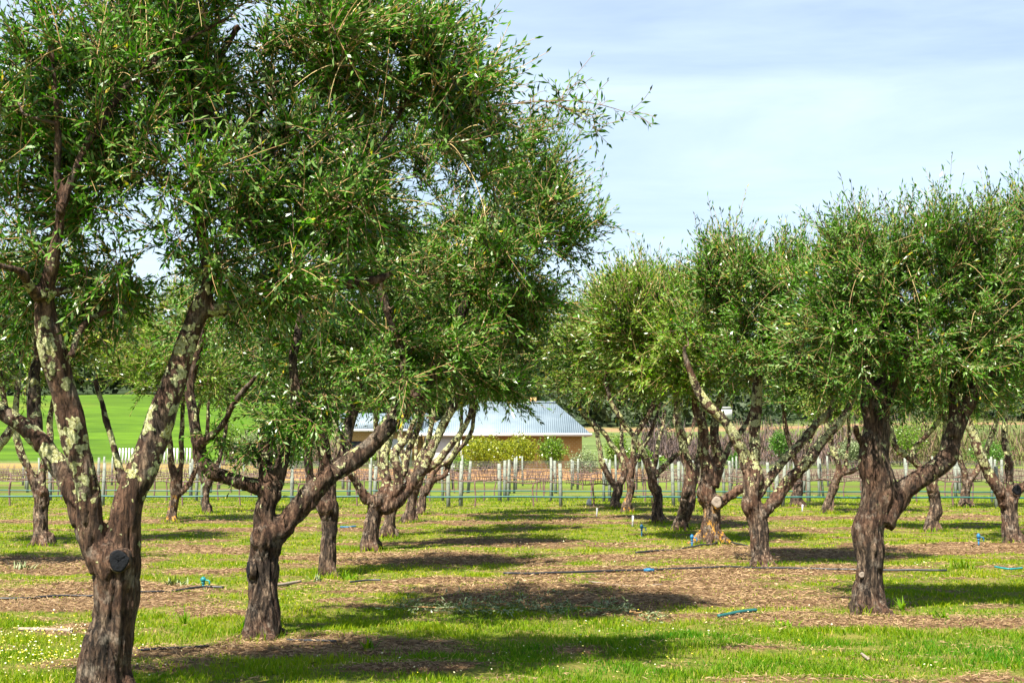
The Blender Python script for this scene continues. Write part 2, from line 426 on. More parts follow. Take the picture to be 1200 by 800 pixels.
def grow_crown(blobs, nodes, nrad, base, n_clump, n_shoot, npair, ll, lw, rg, up=.5, extra=None, whips=0, gap=-.25, leafmat='leaf'):
    """blobs: list (centre, radii, weight). nodes: skeleton points"""
    W = np.array([b[2] for b in blobs]); W = W / W.sum()
    pick = rg.choice(len(blobs), n_clump * 2, p=W)
    C = np.array([b[0] for b in blobs])[pick]; Rd = np.array([b[1] for b in blobs])[pick]
    d = rg.normal(size=(len(pick), 3)); d /= np.linalg.norm(d, axis=1, keepdims=True)
    r = rg.random(len(pick)) ** .42
    pts = C + d * r[:, None] * Rd
    ns = np.array([noise.noise(Vector(p * 1.15) + Vector((base[0] * 3, 5, 1))) for p in pts])
    pts = pts[ns > gap][:n_clump]; C = C[ns > gap][:n_clump]
    pts = pts[pts[:, 2] > 1.0]; 
    dist = np.min(np.linalg.norm(pts[:, None] - nodes[None], axis=2), axis=1)
    order = np.argsort(dist)
    NP = nodes.copy(); NR = nrad.copy()
    paths = []; rads = []; 
    ctr = nodes.mean(0)
    for i in order:
        p = pts[i]
        dd = np.linalg.norm(NP - p, axis=1) + .35 * np.maximum(0, NP[:, 2] - p[2]) + .12 * np.linalg.norm(NP - ctr, axis=1)
        j = int(np.argmin(dd)); q = NP[j]
        m1 = q + (p - q) * .33 + rg.normal(0, .10, 3) * np.linalg.norm(p - q)
        m2 = q + (p - q) * .7 + rg.normal(0, .08, 3) * np.linalg.norm(p - q) + np.array([0, 0, .05])
        path = catmull(np.array([q, m1, m2, p]), 6)
        r0 = min(NR[j] * .62, .007 + .018 * np.linalg.norm(p - q)); r1 = max(.0028, r0 * .35)
        rr = np.linspace(r0, r1, 6)
        paths.append(path); rads.append(rr)
        NP = np.vstack([NP, path[2:]]); NR = np.concatenate([NR, rr[2:]])
    paths = np.array(paths); rads = np.array(rads); nC = len(paths)
    ptsO = pts[order]; CO = C[order]
    # shoots
    ci = np.repeat(np.arange(nC), n_shoot); S = len(ci)
    tt = 1 - rg.random(S) ** 1.3 * .75; k = tt * 5; k0 = np.clip(k.astype(int), 0, 4); fr = (k - k0)[:, None]
    P = paths[ci, k0] * (1 - fr) + paths[ci, k0 + 1] * fr
    outw = ptsO[ci] - ctr; outw /= np.linalg.norm(outw, axis=1, keepdims=True) + 1e-6
    zr = (P[:, 2] - ptsO[:, 2].min()) / (np.ptp(ptsO[:, 2]) + 1e-6)
    D = outw * .55 + rg.normal(0, .62, (S, 3)); D[:, 2] += up * (zr - .15) * 1.7
    D /= np.linalg.norm(D, axis=1, keepdims=True)
    L = rg.uniform(.45, 1.3, S) * (ll * 5.4) * (1 + .4 * (zr > .72) * rg.random(S))
    bend = np.zeros((S, 3)); bend[:, 2] = np.where(zr > .6, rg.uniform(-.05, .25, S), -rg.uniform(-.15, .22, S)) * L
    bend += rg.normal(0, .14, (S, 3)) * L[:, None]
    ctint = rg.uniform(.02, .88, nC)
    tb = ctint[ci] + rg.normal(0, .08, S) + .12 * zr
    LV, LQ, LT = leaves_on(P, D, L, bend, npair, ll, lw, rg, tb)
    ts = np.linspace(0, 1, 4)
    SP = P[:, None] + D[:, None] * (L[:, None] * ts)[..., None] + bend[:, None] * (ts ** 2)[None, :, None]
    SR = np.linspace(.0034, .0014, 4)[None] * np.ones((S, 1)) * (ll / .055)
    SV, SQ = tubes(SP, SR, 3)
    BV, BQ = tubes(paths, rads, 5)
    VV = [LV, SV, BV]; QQ = [LQ, SQ, BQ]
    TT = [LT, np.repeat(rg.uniform(.35, .8, S), 12), np.repeat(rg.uniform(.0, .45, nC), 30)]
    MI = [0, 1, 1]
    if whips:
        hi = np.where(ptsO[:, 2] > np.quantile(ptsO[:, 2], .35))[0]; idx = hi[rg.integers(0, len(hi), whips)]; P0 = ptsO[idx]
        Dw = outw[rg.integers(0, S, whips)] * .6 + rg.normal(0, .5, (whips, 3)); Dw[:, 2] += rg.uniform(-.3, .3, whips); Dw /= np.linalg.norm(Dw, axis=1, keepdims=True)
        Lw = rg.uniform(.22, .62, whips); bw = np.zeros((whips, 3)); bw[:, 2] = -Lw * rg.uniform(.2, .9, whips); bw += rg.normal(0, .12, (whips, 3))
        t8 = np.linspace(0, 1, 8)
        WP = P0[:, None] + Dw[:, None] * (Lw[:, None] * t8)[..., None] + bw[:, None] * (t8 ** 2)[None, :, None]
        v_, q_ = tubes(WP, np.linspace(.004, .0018, 8)[None] * np.ones((whips, 1)), 3)
        VV.append(v_); QQ.append(q_); TT.append(np.repeat(rg.uniform(.6, 1, whips), 24)); MI.append(1)
        v_, q_, t_ = leaves_on(P0[::2], Dw[::2], Lw[::2], bw[::2], 5, ll, lw, rg, rg.uniform(.3, .8, len(P0[::2])))
        VV.append(v_); QQ.append(q_); TT.append(t_); MI.append(0)
    for pl in (extra or []):
        q = catmull(pl, 16)
        v_, q_ = tubes(q[None, :, :3], q[None, :, 3], 5)
        VV.append(v_); QQ.append(q_); TT.append(np.full(len(v_), .45)); MI.append(1)
        n = 26; kk = rg.integers(3, 16, n); Pq = q[kk, :3] + rg.normal(0, .01, (n, 3))
        tg = (q[-1, :3] - q[0, :3]); tg /= np.linalg.norm(tg)
        Dq = tg * .5 + rg.normal(0, .55, (n, 3)); Dq[:, 2] += .25; Dq /= np.linalg.norm(Dq, axis=1, keepdims=True)
        Lq = rg.uniform(.08, .26, n); bq = rg.normal(0, .03, (n, 3))
        v_, q_, t_ = leaves_on(Pq, Dq, Lq, bq, 3, ll, lw, rg, rg.uniform(.2, .7, n))
        VV.append(v_); QQ.append(q_); TT.append(t_); MI.append(0)
        sp3 = Pq[:, None] + Dq[:, None] * (Lq[:, None] * ts)[..., None] + bq[:, None] * (ts ** 2)[None, :, None]
        v_, q_ = tubes(sp3, np.full((n, 4), .0018), 3); VV.append(v_); QQ.append(q_); TT.append(np.full(len(v_), .5)); MI.append(1)
    off = 0; Qs = []; mi = []
    for v_, q_, m_ in zip(VV, QQ, MI):
        Qs.append(q_ + off); off += len(v_); mi.append(np.full(len(q_), m_))
    V = np.vstack(VV) - base
    return new_mesh('crown', V, [np.vstack(Qs)], [M[leafmat], M['twig']], np.concatenate(mi), attrs={'tint': np.concatenate(TT)})

# ------------------------------------------------------------------ trunks
def trunk_mesh(base, limbs, voxel, bark, rg, gnarl=1.0):
    """limbs: list of arrays (K,4) world xyz + radius"""
    mb = MB(); nodes = []; nr = []
    for li, L in enumerate(limbs):
        L = np.asarray(L, dtype=float)
        length = np.linalg.norm(np.diff(L[:, :3], axis=0), axis=1).sum()
        n = max(8, int(length / .07)); q = catmull(L, n)
        t = np.linspace(0, 1, n)
        wob = np.array([[noise.noise(Vector((s * length * 2.1, li * 7 + 3, c * 5 + base[0]))) for c in range(3)] for s in t])
        q[:, :3] += wob * q[:, 3:4] * .55 * gnarl * np.clip(t * 6, 0, 1)[:, None]
        q[:, 3] *= 1 + .16 * gnarl * np.array([noise.noise(Vector((s * length * 4.5, li * 3 + 1, base[1]))) for s in t])
        q[:, 3] = np.maximum(q[:, 3] * (1.0 if voxel < .016 else .82) - voxel * (.0 if voxel < .016 else .15), voxel * 1.0)
        V, Q, C = tubes(q[None, :, :3], q[None, :, 3], 12, cap=True)
        mb.add(V, Q, C)
        nodes.append(q[:, :3]); nr.append(q[:, 3])
    V = np.vstack(mb.V)
    me = new_mesh('tmp', V, [np.vstack(v) for v in mb.F.values()], [])
    o = link('tmp', me); md = o.modifiers.new('r', 'REMESH'); md.mode = 'VOXEL'; md.voxel_size = voxel; md.adaptivity = 0
    sm = o.modifiers.new('s', 'SMOOTH'); sm.factor = .5; sm.iterations = 4
    dg = bpy.context.evaluated_depsgraph_get(); ev = o.evaluated_get(dg)
    out = bpy.data.meshes.new_from_object(ev, depsgraph=dg)
    bpy.data.objects.remove(o); bpy.data.meshes.remove(me)
    n = len(out.vertices); co = np.empty(n * 3, dtype=np.float32); out.vertices.foreach_get('co', co); co = co.reshape(-1, 3)
    no = np.empty(n * 3, dtype=np.float32); out.vertex_normals.foreach_get('vector', no); no = no.reshape(-1, 3)
    cl = co - base
    amp = .018 * gnarl
    dsp = np.array([.05 + 1.0 * noise.noise(Vector((p[0] * 13, p[1] * 13, p[2] * 2.6))) - 1.3 * max(0, .16 - abs(noise.noise(Vector((p[0] * 15 + 9, p[1] * 15, p[2] * 3.2))))) / .16 + .55 * noise.noise(Vector((p[0] * 30, p[1] * 30, p[2] * 7)))
                    + .9 * noise.noise(Vector((p[0] * 4.5 + 3, p[1] * 4.5, p[2] * 3.5))) for p in cl])
    thick = np.clip((2.2 - cl[:, 2]) / 1.4, .3, 1)
    cl = cl + no * (dsp * amp * thick)[:, None]
    out.vertices.foreach_set('co', cl.astype(np.float32).ravel())
    out.polygons.foreach_set('use_smooth', np.ones(len(out.polygons), dtype=bool))
    out.materials.clear(); out.materials.append(bark); out.update()
    return out, np.vstack(nodes), np.concatenate(nr)

def olive(label, basepx, limbs_px, blobs_px, voxel, bark, clumps, shoots, npair, up=.5, whips=25, extra_px=None, gap=-.25, scars=(), leafmat='leaf', seed=0, flare=1.2, lsc=None):
    rg = np.random.default_rng(100 + seed)
    b = gp(*basepx); Y = b[1]; b[2] = Hs(b[0], b[1])
    k = Y / F
    limbs = []
    for li, L in enumerate(limbs_px):
        dy_end = L[0]; pts = L[1:]
        tot = len(pts) - 1; arr = []
        for i, (px, py, r) in enumerate(pts):
            dy0, dy1 = dy_end if isinstance(dy_end, tuple) else (0, dy_end)
            dy = dy0 + (dy1 - dy0) * (i / max(tot, 1)) ** 1.2
            p = at(px, py, Y + dy); arr.append([*p, r * (Y + dy) / F])
        if li == 0:   # trunk: root flare below and above the soil
            p0 = arr[0]; r0 = p0[3]
            arr[0] = [p0[0], p0[1], b[2] + .10, r0 * 1.12]
            arr.insert(0, [p0[0], p0[1], b[2] - .02, r0 * flare])
            arr.insert(0, [p0[0], p0[1], b[2] - .14, r0 * flare * 1.15])
        limbs.append(np.array(arr))
    # surface roots
    r0 = limbs[0][0][3]; big = 1.25 if Y < 19 else 1.0
    for a in rg.uniform(0, 6.28, 5):
        c, s = math.cos(a), math.sin(a)
        limbs.append(np.array([[b[0] + c * r0 * .3, b[1] + s * r0 * .3, b[2] + .2 * big, r0 * .36], [b[0] + c * r0 * .85, b[1] + s * r0 * .85, b[2] + .04, r0 * .28], [b[0] + c * r0 * 1.4 * big, b[1] + s * r0 * 1.4 * big, b[2] - .05, r0 * .2]]))
    tm, nodes, nr = trunk_mesh(b, limbs, voxel, M[bark], rg)
    m = nodes[:, 2] > 1.25
    if m.sum() > 5: nodes, nr = nodes[m], nr[m]
    root = empty('olive_tree', b); tag(root, label, 'tree', 'olive trees in the grove')
    link('trunk', tm, root)
    blobs = []
    for (cx, cy, rx, ry, dy, rY, w) in blobs_px:
        c = at(cx, cy, Y + dy); blobs.append((c, np.array([rx * k, rY, ry * k]), w))
    extra = []
    for L in (extra_px or []):
        extra.append(np.array([[*at(px, py, Y + dy), r] for px, py, r, dy in L]))
    s = lsc or min(max(Y / 13.0, 1.0), 1.9)
    me = grow_crown(blobs, nodes, nr, b, clumps, shoots, npair, .053 * s, .0150 * s, rg, up=up, extra=extra, whips=whips, gap=gap, leafmat=leafmat)
    link('crown', me, root)
    for (px, py, r, dy, kind, tilt) in scars:
        p = at(px, py, Y + dy) - b; rr = r * k
        mb = MB(); n = 18; an = np.arange(n) * 2 * math.pi / n
        rings = []
        for (f, h) in ((1.0, -.9), (1.04, .0), (.88, .14), (.5, .10), (.12, -.02)):
            rings.append(np.stack([np.cos(an) * rr * f * (1 + .12 * np.sin(an * 3 + px)), -h * rr * .5 + rr * .10 * np.sin(an * 5 + f * 9) * (f < 1.02), np.sin(an) * rr * f * 1.12 * (1 + .08 * np.sin(an * 2 + py))], 1))
        V = np.vstack(rings); idx = np.arange(n * 5).reshape(5, n)
        Q = np.stack([idx[:-1], np.roll(idx[:-1], -1, 1), np.roll(idx[1:], -1, 1), idx[1:]], -1).reshape(-1, 4)
        mb.add(V, Q, idx[-1][None])
        o = mb.build('pruning_scar', M[kind], root, smooth=True); o.location = p; o.rotation_euler = (0, 0, tilt)
        rings = []
        for (f, h) in ((1.32, -1.5), (1.20, -.6), (1.10, -.12), (1.02, -.02), (.94, -.12), (.84, -.5)):
            wv = 1 + .10 * np.sin(an * 2 + px) + .06 * np.sin(an * 5 + py)
            rings.append(np.stack([np.cos(an) * rr * f * wv, -h * rr * .5 + 0 * an, np.sin(an) * rr * f * 1.12 * wv], 1))
        idx = np.arange(n * 6).reshape(6, n); mb = MB()
        mb.add(np.vstack(rings), np.stack([idx[:-1], np.roll(idx[:-1], -1, 1), np.roll(idx[1:], -1, 1), idx[1:]], -1).reshape(-1, 4))
        o = mb.build('callus_lip', M[bark], root, smooth=True); o.location = p; o.rotation_euler = (0, 0, tilt)
    return root


# ------------------------------------------------------------------ the grove
olive('largest olive tree, forking low into three thick lichened limbs, crown filling the upper left',
  (122, 836),
  [(0,(120,836,33),(121,790,30),(126,740,27),(131,690,26),(134,655,30),(132,632,24)),
   ((0,-.35),(122,655,20),(112,630,17),(103,575,16),(89,512,16),(73,455,16),(60,405,15),(50,350,12),(48,335,10)),
   ((-.35,-.6),(50,348,9),(60,318,8),(66,285,7),(71,240,6),(67,195,5),(66,115,4),(60,40,3)),
   ((-.5,-.3),(70,250,6),(98,180,6),(120,145,6),(145,105,5),(178,74,4),(216,50,3),(270,20,2.5)),
   ((-.35,-.9),(46,348,8),(34,335,6),(26,318,5),(0,311,4),(-40,300,3)),
   ((-.35,-.1),(54,347,6),(76,341,4),(105,343,3.5),(131,352,3)),
   ((-.3,-.05),(84,418,5),(92,392,4.5),(103,376,4),(131,363,3),(150,366,3)),
   ((0,.25),(118,650,17),(93,600,14),(70,558,13),(46,522,12),(20,496,11),(-25,462,10),(-80,420,8),(-130,360,6)),
   ((.2,.35),(42,515,9),(38,480,9),(40,440,8),(44,410,6),(38,370,5)),
   ((0,.1),(138,655,22),(144,622,19),(152,590,17),(172,545,17),(190,495,16.5),(201,455,15),(216,408,13),(233,364,12),(240,345,10)),
   ((.1,.5),(236,362,10),(262,362,9),(300,350,8),(367,337,7),(437,327,5),(465,318,3)),
   ((.1,.2),(238,356,9),(244,325,8),(236,270,7.5),(228,215,7),(240,150,6),(250,90,5),(280,30,3.5)),
   ((.2,.7),(228,215,6),(270,160,5),(330,110,4),(400,60,3),(440,20,3)),
   ((.3,.6),(367,337,5),(395,270,4),(430,200,4),(470,130,3),(500,70,3)),
   ((.05,.1),(144,565,5),(135,530,4),(125,495,4),(117,468,3.5),(110,445,3))],
  [(60,110,110,130,-.2,.8,1.7),(-50,230,110,150,0,.9,1.0),(215,60,150,110,.2,1.0,2.2),(215,235,120,95,.1,.8,1.2),(385,75,120,85,.4,.9,1.9),
   (370,225,120,85,.4,.8,1.5),(480,70,75,60,.5,.6,.9),(545,130,55,60,.5,.6,.7),(130,-90,230,80,0,1.0,1.0),(100,215,80,70,-.1,.7,.9),(210,110,60,60,.1,.6,.8),(85,330,110,45,.1,.6,.45),(560,200,60,45,.5,.5,.5),(320,330,110,35,.3,.6,.45)],
  .012, 'bark_A', 560, 11, 9, up=.35, whips=150, gap=-.27, seed=1, lsc=1.18,
  extra_px=[[(500,150,.008,.5),(560,128,.006,.5),(610,121,.0045,.5),(662,118,.0035,.5),(700,122,.003,.5),(735,132,.002,.5)],
            [(560,128,.006,.5),(610,150,.004,.5),(650,150,.003,.6),(655,125,.0025,.6),(668,95,.0015,.6)],
            [(640,119,.0035,.5),(670,130,.003,.5),(700,152,.0015,.5)]],
  scars=[(139,657,10.5,-.158,'seal',.1)])

olive('olive tree with a low arching limb, a long right-leaning limb and a black side cut',
  (308, 747),
  [(0,(308,747,19),(309,702,18),(307,660,18),(312,630,18),(318,612,15)),
   ((0,-.1),(312,618,15),(311,598,12.5),(318,580,11),(300,570,9.5),(264,557,8.5),(243,547,8),(232,523,7.5),(226,485,6.5),(222,450,6),(235,400,5),(250,350,4)),
   ((0,.3),(319,585,10),(328,548,9),(336,515,8),(347,475,7),(345,420,6),(355,350,5),(350,270,4)),
   ((0,.15),(320,582,11),(314,550,12),(312,520,11),(315,500,8)),
   ((0,.3),(318,622,17),(330,618,14),(349,596,13),(378,567,12),(408,545,11.5),(438,519,10.5),(459,494,10),(480,468,9),(500,445,8),(528,400,7),(548,350,6),(570,290,4.5),(585,230,3.5)),
   ((.3,.6),(500,445,6),(540,420,5),(580,390,4),(610,360,3)),
   ((.3,-.2),(480,468,6),(470,410,5.5),(450,350,5),(440,280,4),(430,200,3)),
   ((-.1,-.5),(232,523,5),(260,500,4),(275,470,3.5),(300,440,3))],
  [(290,400,90,80,0,.9,1.2),(420,330,130,100,.4,1.1,2.4),(555,270,105,100,.5,1.1,2.2),(480,420,110,60,.3,.9,1.5),(590,370,60,75,.4,.8,1.1),
   (650,265,62,45,.3,.6,.7),(262,455,58,42,-.1,.6,.8),(275,532,40,12,-.15,.25,.05),(340,220,110,80,.6,1.0,1.2),(470,170,100,70,.8,1.0,1.3),(620,200,50,40,.5,.6,.5),(350,480,60,35,.2,.6,.5),(600,440,40,30,.4,.6,.35)],
  .014, 'bark_plain', 450, 11, 10, up=.35, whips=90, gap=-.26, seed=2, lsc=1.15,
  scars=[(291,667,9,-.06,'seal',-1.2),(447,505,5,.15,'cutwood',0)])

olive('olive tree with straight grey trunk and knobbly pollard head, just behind the low arching tree',
  (384, 677),
  [(0,(385,677,12.5),(385,642,12),(383,608,13),(383,588,16),(384,575,11)),
   (.3,(388,590,10),(390,553,9),(403,528,9),(410,494,9),(417,470,8),(425,420,6),(440,360,4)),
   (-.2,(374,588,9),(365,570,7),(361,536,6.5),(364,494,6),(352,450,5),(330,400,4)),
   (.1,(380,585,10),(379,560,10),(383,536,10),(378,506,9),(370,470,7),(372,410,5),(390,340,4))],
  [(380,400,80,65,0,1.1,1.6),(450,420,75,50,.3,1.0,1.2),(330,430,55,45,0,.8,.8),(470,350,80,65,.4,1.1,1.2),(390,310,80,60,.2,1,1.2)],
  .018, 'bark_plain', 240, 11, 9, seed=3)

olive('grey gnarled olive tree with splaying lichened limbs, third in the left row by dark mulch',
  (434, 645),
  [(0,(433,645,12),(435,622,11.5),(438,602,12.5),(440,588,14),(440,578,10)),
   (-.4,(432,588,9),(425,575,7),(415,560,6),(406,545,5.5),(395,510,5),(390,470,4)),
   (.2,(448,597,10),(458,592,10),(473,579,9),(490,557,8.5),(505,530,8),(520,497,7),(532,473,6),(545,430,4)),
   (.4,(442,585,9),(454,572,8.5),(452,550,8),(452,530,7.5),(463,504,6),(482,480,5),(490,440,4)),
   (-.1,(452,590,8),(466,570,8),(468,550,7.5),(465,530,7),(478,512,5),(487,488,4.5),(500,450,4))],
  [(455,430,70,45,0,1.1,1.1),(525,400,60,60,.2,1.1,1.3),(560,430,50,35,.3,.9,.9),(500,330,70,50,.3,1.1,1)],
  .02, 'bark_mid', 200, 11, 9, seed=4)

olive('slim olive trunk half hidden behind the grey gnarled tree of the left row',
  (456, 629),
  [(0,(456,629,9),(457,610,8.5),(460,590,9),(462,578,8)),(.3,(462,585,7),(470,560,6),(478,530,5.5),(490,500,5),(500,460,4)),(-.3,(458,585,6),(450,560,5.5),(444,530,5),(440,480,4))],
  [(480,440,60,40,0,1.1,1),(550,380,50,50,.2,1.1,1),(500,390,60,50,.2,1.1,1)],
  .024, 'bark_mid', 130, 10, 9, seed=5)

olive('olive tree with forked limbs leaning right toward the house, fifth in the left row',
  (480, 613),
  [(0,(480,613,8.5),(482,592,8),(484,572,8.5),(486,562,7)),(.2,(488,568,7),(498,552,6.5),(520,532,5.5),(536,512,5),(550,486,4.5),(558,450,4)),(-.3,(484,565,6),(491,542,5.5),(500,520,5),(508,490,4),(505,450,3.5)),(.3,(482,570,6),(475,545,5),(470,510,4),(478,470,3))],
  [(540,425,55,42,0,1.2,1),(590,410,48,48,.2,1.1,1),(520,380,60,45,.2,1.1,.9)],
  .026, 'bark_mid', 130, 10, 9, seed=6, leafmat='leaf_warm')

olive('last olive tree of the left row, thin pale limbs spread before the white wall',
  (494, 604),
  [(0,(494,604,6.5),(495,585,6.5),(497,574,6)),(.2,(498,578,5.5),(510,562,5),(521,555,4.6),(531,535,4.2),(550,510,3.8),(556,485,3.4),(560,455,3)),(-.2,(497,576,4.5),(512,550,4),(530,535,3.6),(540,505,3.2),(540,460,3)),(.3,(495,578,4),(488,550,3.5),(490,500,3))],
  [(560,445,50,28,0,1.2,1),(608,440,40,38,0,1.1,1),(615,390,35,42,.2,1,1)],
  .03, 'bark_mid', 120, 10, 9, seed=7, leafmat='leaf_warm')

olive('stout olive tree with dark ridged trunk and right-curving limb, front of the right row',
  (1018, 718),
  [(0,(1018,718,18),(1016,680,15.5),(1018,640,16.5),(1024,600,20),(1026,560,20),(1025,520,19),(1027,480,16),(1027,450,12)),
   (.2,(1034,612,15),(1046,594,12),(1058,571,11.5),(1082,557,11),(1107,540,12),(1117,512,11),(1129,481,10),(1143,454,9),(1161,427,8.5),(1180,402,8),(1198,378,7),(1210,330,5),(1200,270,3.5)),
   (-.2,(1022,470,12),(1012,430,9),(1010,390,7),(990,340,5),(970,290,3.5)),
   (.2,(1030,470,12),(1036,430,9),(1040,380,7.5),(1048,330,5.5),(1050,270,4)),
   (-.4,(1034,480,10),(1052,430,7),(1080,390,5.5),(1110,340,4),(1125,280,3)),
   (.4,(1117,512,7),(1118,460,6),(1130,400,5),(1140,330,3.5)),
   (-.2,(1012,520,6),(1006,510,4),(1003,500,3))],
  [(1020,358,85,71,0,.9,2.2),(1120,358,90,76,.2,.9,2.1),(1060,300,110,38,0,.8,1.5),(1075,425,105,45,0,.8,1.3),(1185,328,60,71,.1,.8,1.0),(975,405,60,45,0,.7,.7),(1190,420,60,50,.2,.7,.8),(960,348,50,46,.1,.7,.6),(1190,263,50,21,.1,.6,.35)],
  .014, 'bark_plain', 440, 11, 10, up=.65, whips=150, gap=-.25, seed=8, lsc=1.12,  scars=[(1010,673,3,-.13,'cutwood',0)])

olive('olive tree with speckled straight trunk and mossy candelabra limbs, second in the right row',
  (894, 665),
  [(0,(894,665,13),(887,628,13),(883,590,14),(880,560,14),(879,545,12)),
   (-.2,(876,552,9),(866,526,8.5),(849,494,8),(829,473,7.5),(814,449,7),(805,424,5),(802,405,3)),
   (.2,(882,550,9),(886,519,8.5),(887,491,8.5),(889,463,7.5),(893,428,6.5),(900,385,5),(895,330,4)),
   (.1,(888,606,10),(902,591,9.5),(922,568,9),(943,543,8.5),(963,519,7.5),(985,494,6),(1000,460,5),(990,410,4)),
   (.6,(889,580,8),(905,556,6.5),(929,529,6.5),(954,501,6),(975,475,5),(970,430,4))],
  [(900,369,75,71,0,1.1,2),(850,329,42,41,0,.7,.7),(945,334,55,51,.2,.9,1),(845,392,50,50,0,.9,.9),(960,425,50,38,.2,.8,.8),(905,420,55,38,0,.9,.8),(990,382,40,60,.2,.8,.8)],
  .018, 'bark_mid', 290, 11, 9, up=.62, seed=9, gap=-.25)

olive('olive tree with orange lichen at its foot and a round pale pruning cut above',
  (833, 637),
  [(0,(834,637,15),(832,612,13),(830,580,13.5),(827,550,10.5),(825,525,8.5),(824,500,7.5),(815,474,6.5),(811,445,5.5),(800,400,5),(790,350,3.5)),
   (.3,(836,570,9),(840,535,8),(837,502,7),(846,455,5.5),(852,410,4)),
   (-.2,(838,592,9),(848,585,8),(866,575,7),(880,560,5),(886,530,4)),
   (.6,(838,560,6),(850,532,5),(864,510,4.5),(878,490,4),(890,450,3.5))],
  [(800,395,78,65,0,1.2,1.8),(745,379,52,41,.2,1,1),(850,420,48,38,0,.9,.8),(825,369,48,32,0,.9,.7),(780,440,40,30,0,.8,.5)],
  .022, 'bark_orange', 240, 11, 9, up=.62, seed=10, scars=[(840,588,5.5,-.22,'cutwood',-.3)], leafmat='leaf_warm')

olive('leaning olive tree with split grey trunk base, fourth in the right row',
  (799, 622),
  [(0,(797,622,10),(803,598,9.5),(809,570,10),(806,545,8),(802,525,7),(796,500,6.5),(793,480,6),(790,440,5),(775,390,4)),(-.3,(790,620,5),(797,600,6),(806,572,7)),(.4,(812,570,6),(818,545,5),(822,510,4.5),(826,470,4))],
  [(760,400,68,55,0,1.2,1.3),(722,381,42,38,.2,1,1),(780,361,45,26,0,1,.8),(800,440,40,30,0,1,.6)],
  .024, 'bark_mid', 170, 10, 9, up=.62, seed=11)

olive('slim dark olive tree forked in a Y, fifth in the right row',
  (770, 613),
  [(0,(773,613,9),(769,590,8),(766,568,8),(764,553,6.5)),(-.2,(764,558,6),(754,533,5.5),(744,512,5),(730,494,4.6),(716,470,4),(708,430,3)),(.2,(767,560,5),(773,552,4.5),(789,536,4),(808,517,3.5),(815,480,3)),(.3,(764,556,4),(772,520,3.5),(780,480,3))],
  [(740,425,55,42,0,1.2,1.2),(700,392,38,40,.2,1,1),(735,351,32,22,0,.9,.7)],
  .026, 'bark_mid', 140, 10, 9, up=.62, seed=12, leafmat='leaf_warm')

olive('thin upright olive tree with an orange stained trunk, sixth in the right row',
  (736, 602),
  [(0,(735,602,6.5),(737,580,6.5),(739,560,6),(741,545,5)),(-.2,(740,550,5),(746,510,4.5),(761,484,4),(770,450,3.4)),(.3,(741,548,4),(755,520,3.6),(768,494,3.4),(775,460,3)),(.3,(739,556,4),(730,525,3.4),(728,490,3))],
  [(722,450,48,28,0,1.2,1),(688,415,36,34,0,1,1),(760,440,40,30,0,1,.7)],
  .028, 'bark_orange', 110, 10, 9, seed=13)

olive('last olive tree of the right row, pale limbs spreading left toward the house roof',
  (722, 596),
  [(0,(722,596,7),(723,580,7),(723,566,7)),(-.2,(720,570,5),(706,540,4.6),(699,505,4),(682,484,3.6),(675,455,3)),(.2,(725,570,5.5),(732,553,5),(723,529,4.4),(703,501,3.8),(688,485,3.4),(695,450,3))],
  [(688,440,45,30,0,1.2,1),(655,425,30,34,0,1,.8),(700,400,40,35,.2,1,.7)],
  .03, 'bark_mid', 110, 10, 9, seed=14, leafmat='leaf_warm')

olive('far thick straight olive trunk seen between the candelabra tree and the stout ridged tree',
  (934, 594),
  [(0,(934,594,8),(934,575,7.5),(937,555,6.5),(942,538,5.5)),(.2,(940,545,5),(948,515,4.4),(960,480,4),(965,440,3)),(-.3,(937,552,4.6),(925,520,4),(918,480,3.5),(915,440,3))],
  [(935,465,48,36,0,1.2,1),(965,440,40,36,.2,1.1,.8),(910,440,40,34,0,1.1,.7)],
  .03, 'bark_plain', 110, 10, 9, seed=15)

olive('small twisted olive tree bending right, seen just left of the stout ridged trunk',
  (970, 601),
  [(0,(970,601,6.5),(972,582,6.5),(981,562,6.5),(984,552,5.5)),(-.2,(984,556,5),(980,535,5),(974,518,4.5),(966,490,4),(960,455,3)),(.2,(983,556,4),(996,552,4),(1012,544,3.6),(1030,520,3),(1035,480,2.6)),(.3,(990,553,3.6),(993,530,3.4),(995,505,3),(990,460,2.6))],
  [(985,465,45,36,0,1.2,1),(1020,450,42,36,.2,1.1,.9)],
  .03, 'bark_mid', 100, 10, 9, seed=16, leafmat='leaf_warm')

olive('olive tree with bent trunk, framed under the curving limb of the stout ridged tree',
  (1094, 622),
  [(0,(1093,622,9),(1096,596,9.5),(1092,570,9),(1088,558,7)),(.2,(1090,562,6),(1071,540,5.5),(1050,523,5),(1040,490,4)),(-.3,(1086,560,5),(1070,530,4.5),(1084,512,4.2),(1100,490,4),(1110,450,3)),(.2,(1094,566,6),(1102,540,5),(1108,500,4.5),(1100,450,3.5))],
  [(1085,450,60,38,0,1.2,1.2),(1045,440,44,38,0,1.1,.8),(1120,440,44,38,0,1.1,.8)],
  .026, 'bark_mid', 140, 10, 9, seed=17)

olive('far olive tree forked like a V, near the vine rows right of the curving limb',
  (1131, 595),
  [(0,(1131,595,7.5),(1132,578,7),(1133,562,7)),(-.2,(1131,566,5.5),(1126,540,5),(1115,515,4.5),(1110,480,3.6)),(.2,(1136,565,5),(1147,548,5),(1158,520,4.5),(1168,495,4),(1175,455,3))],
  [(1140,465,50,36,0,1.2,1),(1165,425,42,38,.2,1.1,.8)],
  .03, 'bark_mid', 110, 10, 9, seed=18, leafmat='leaf_warm')

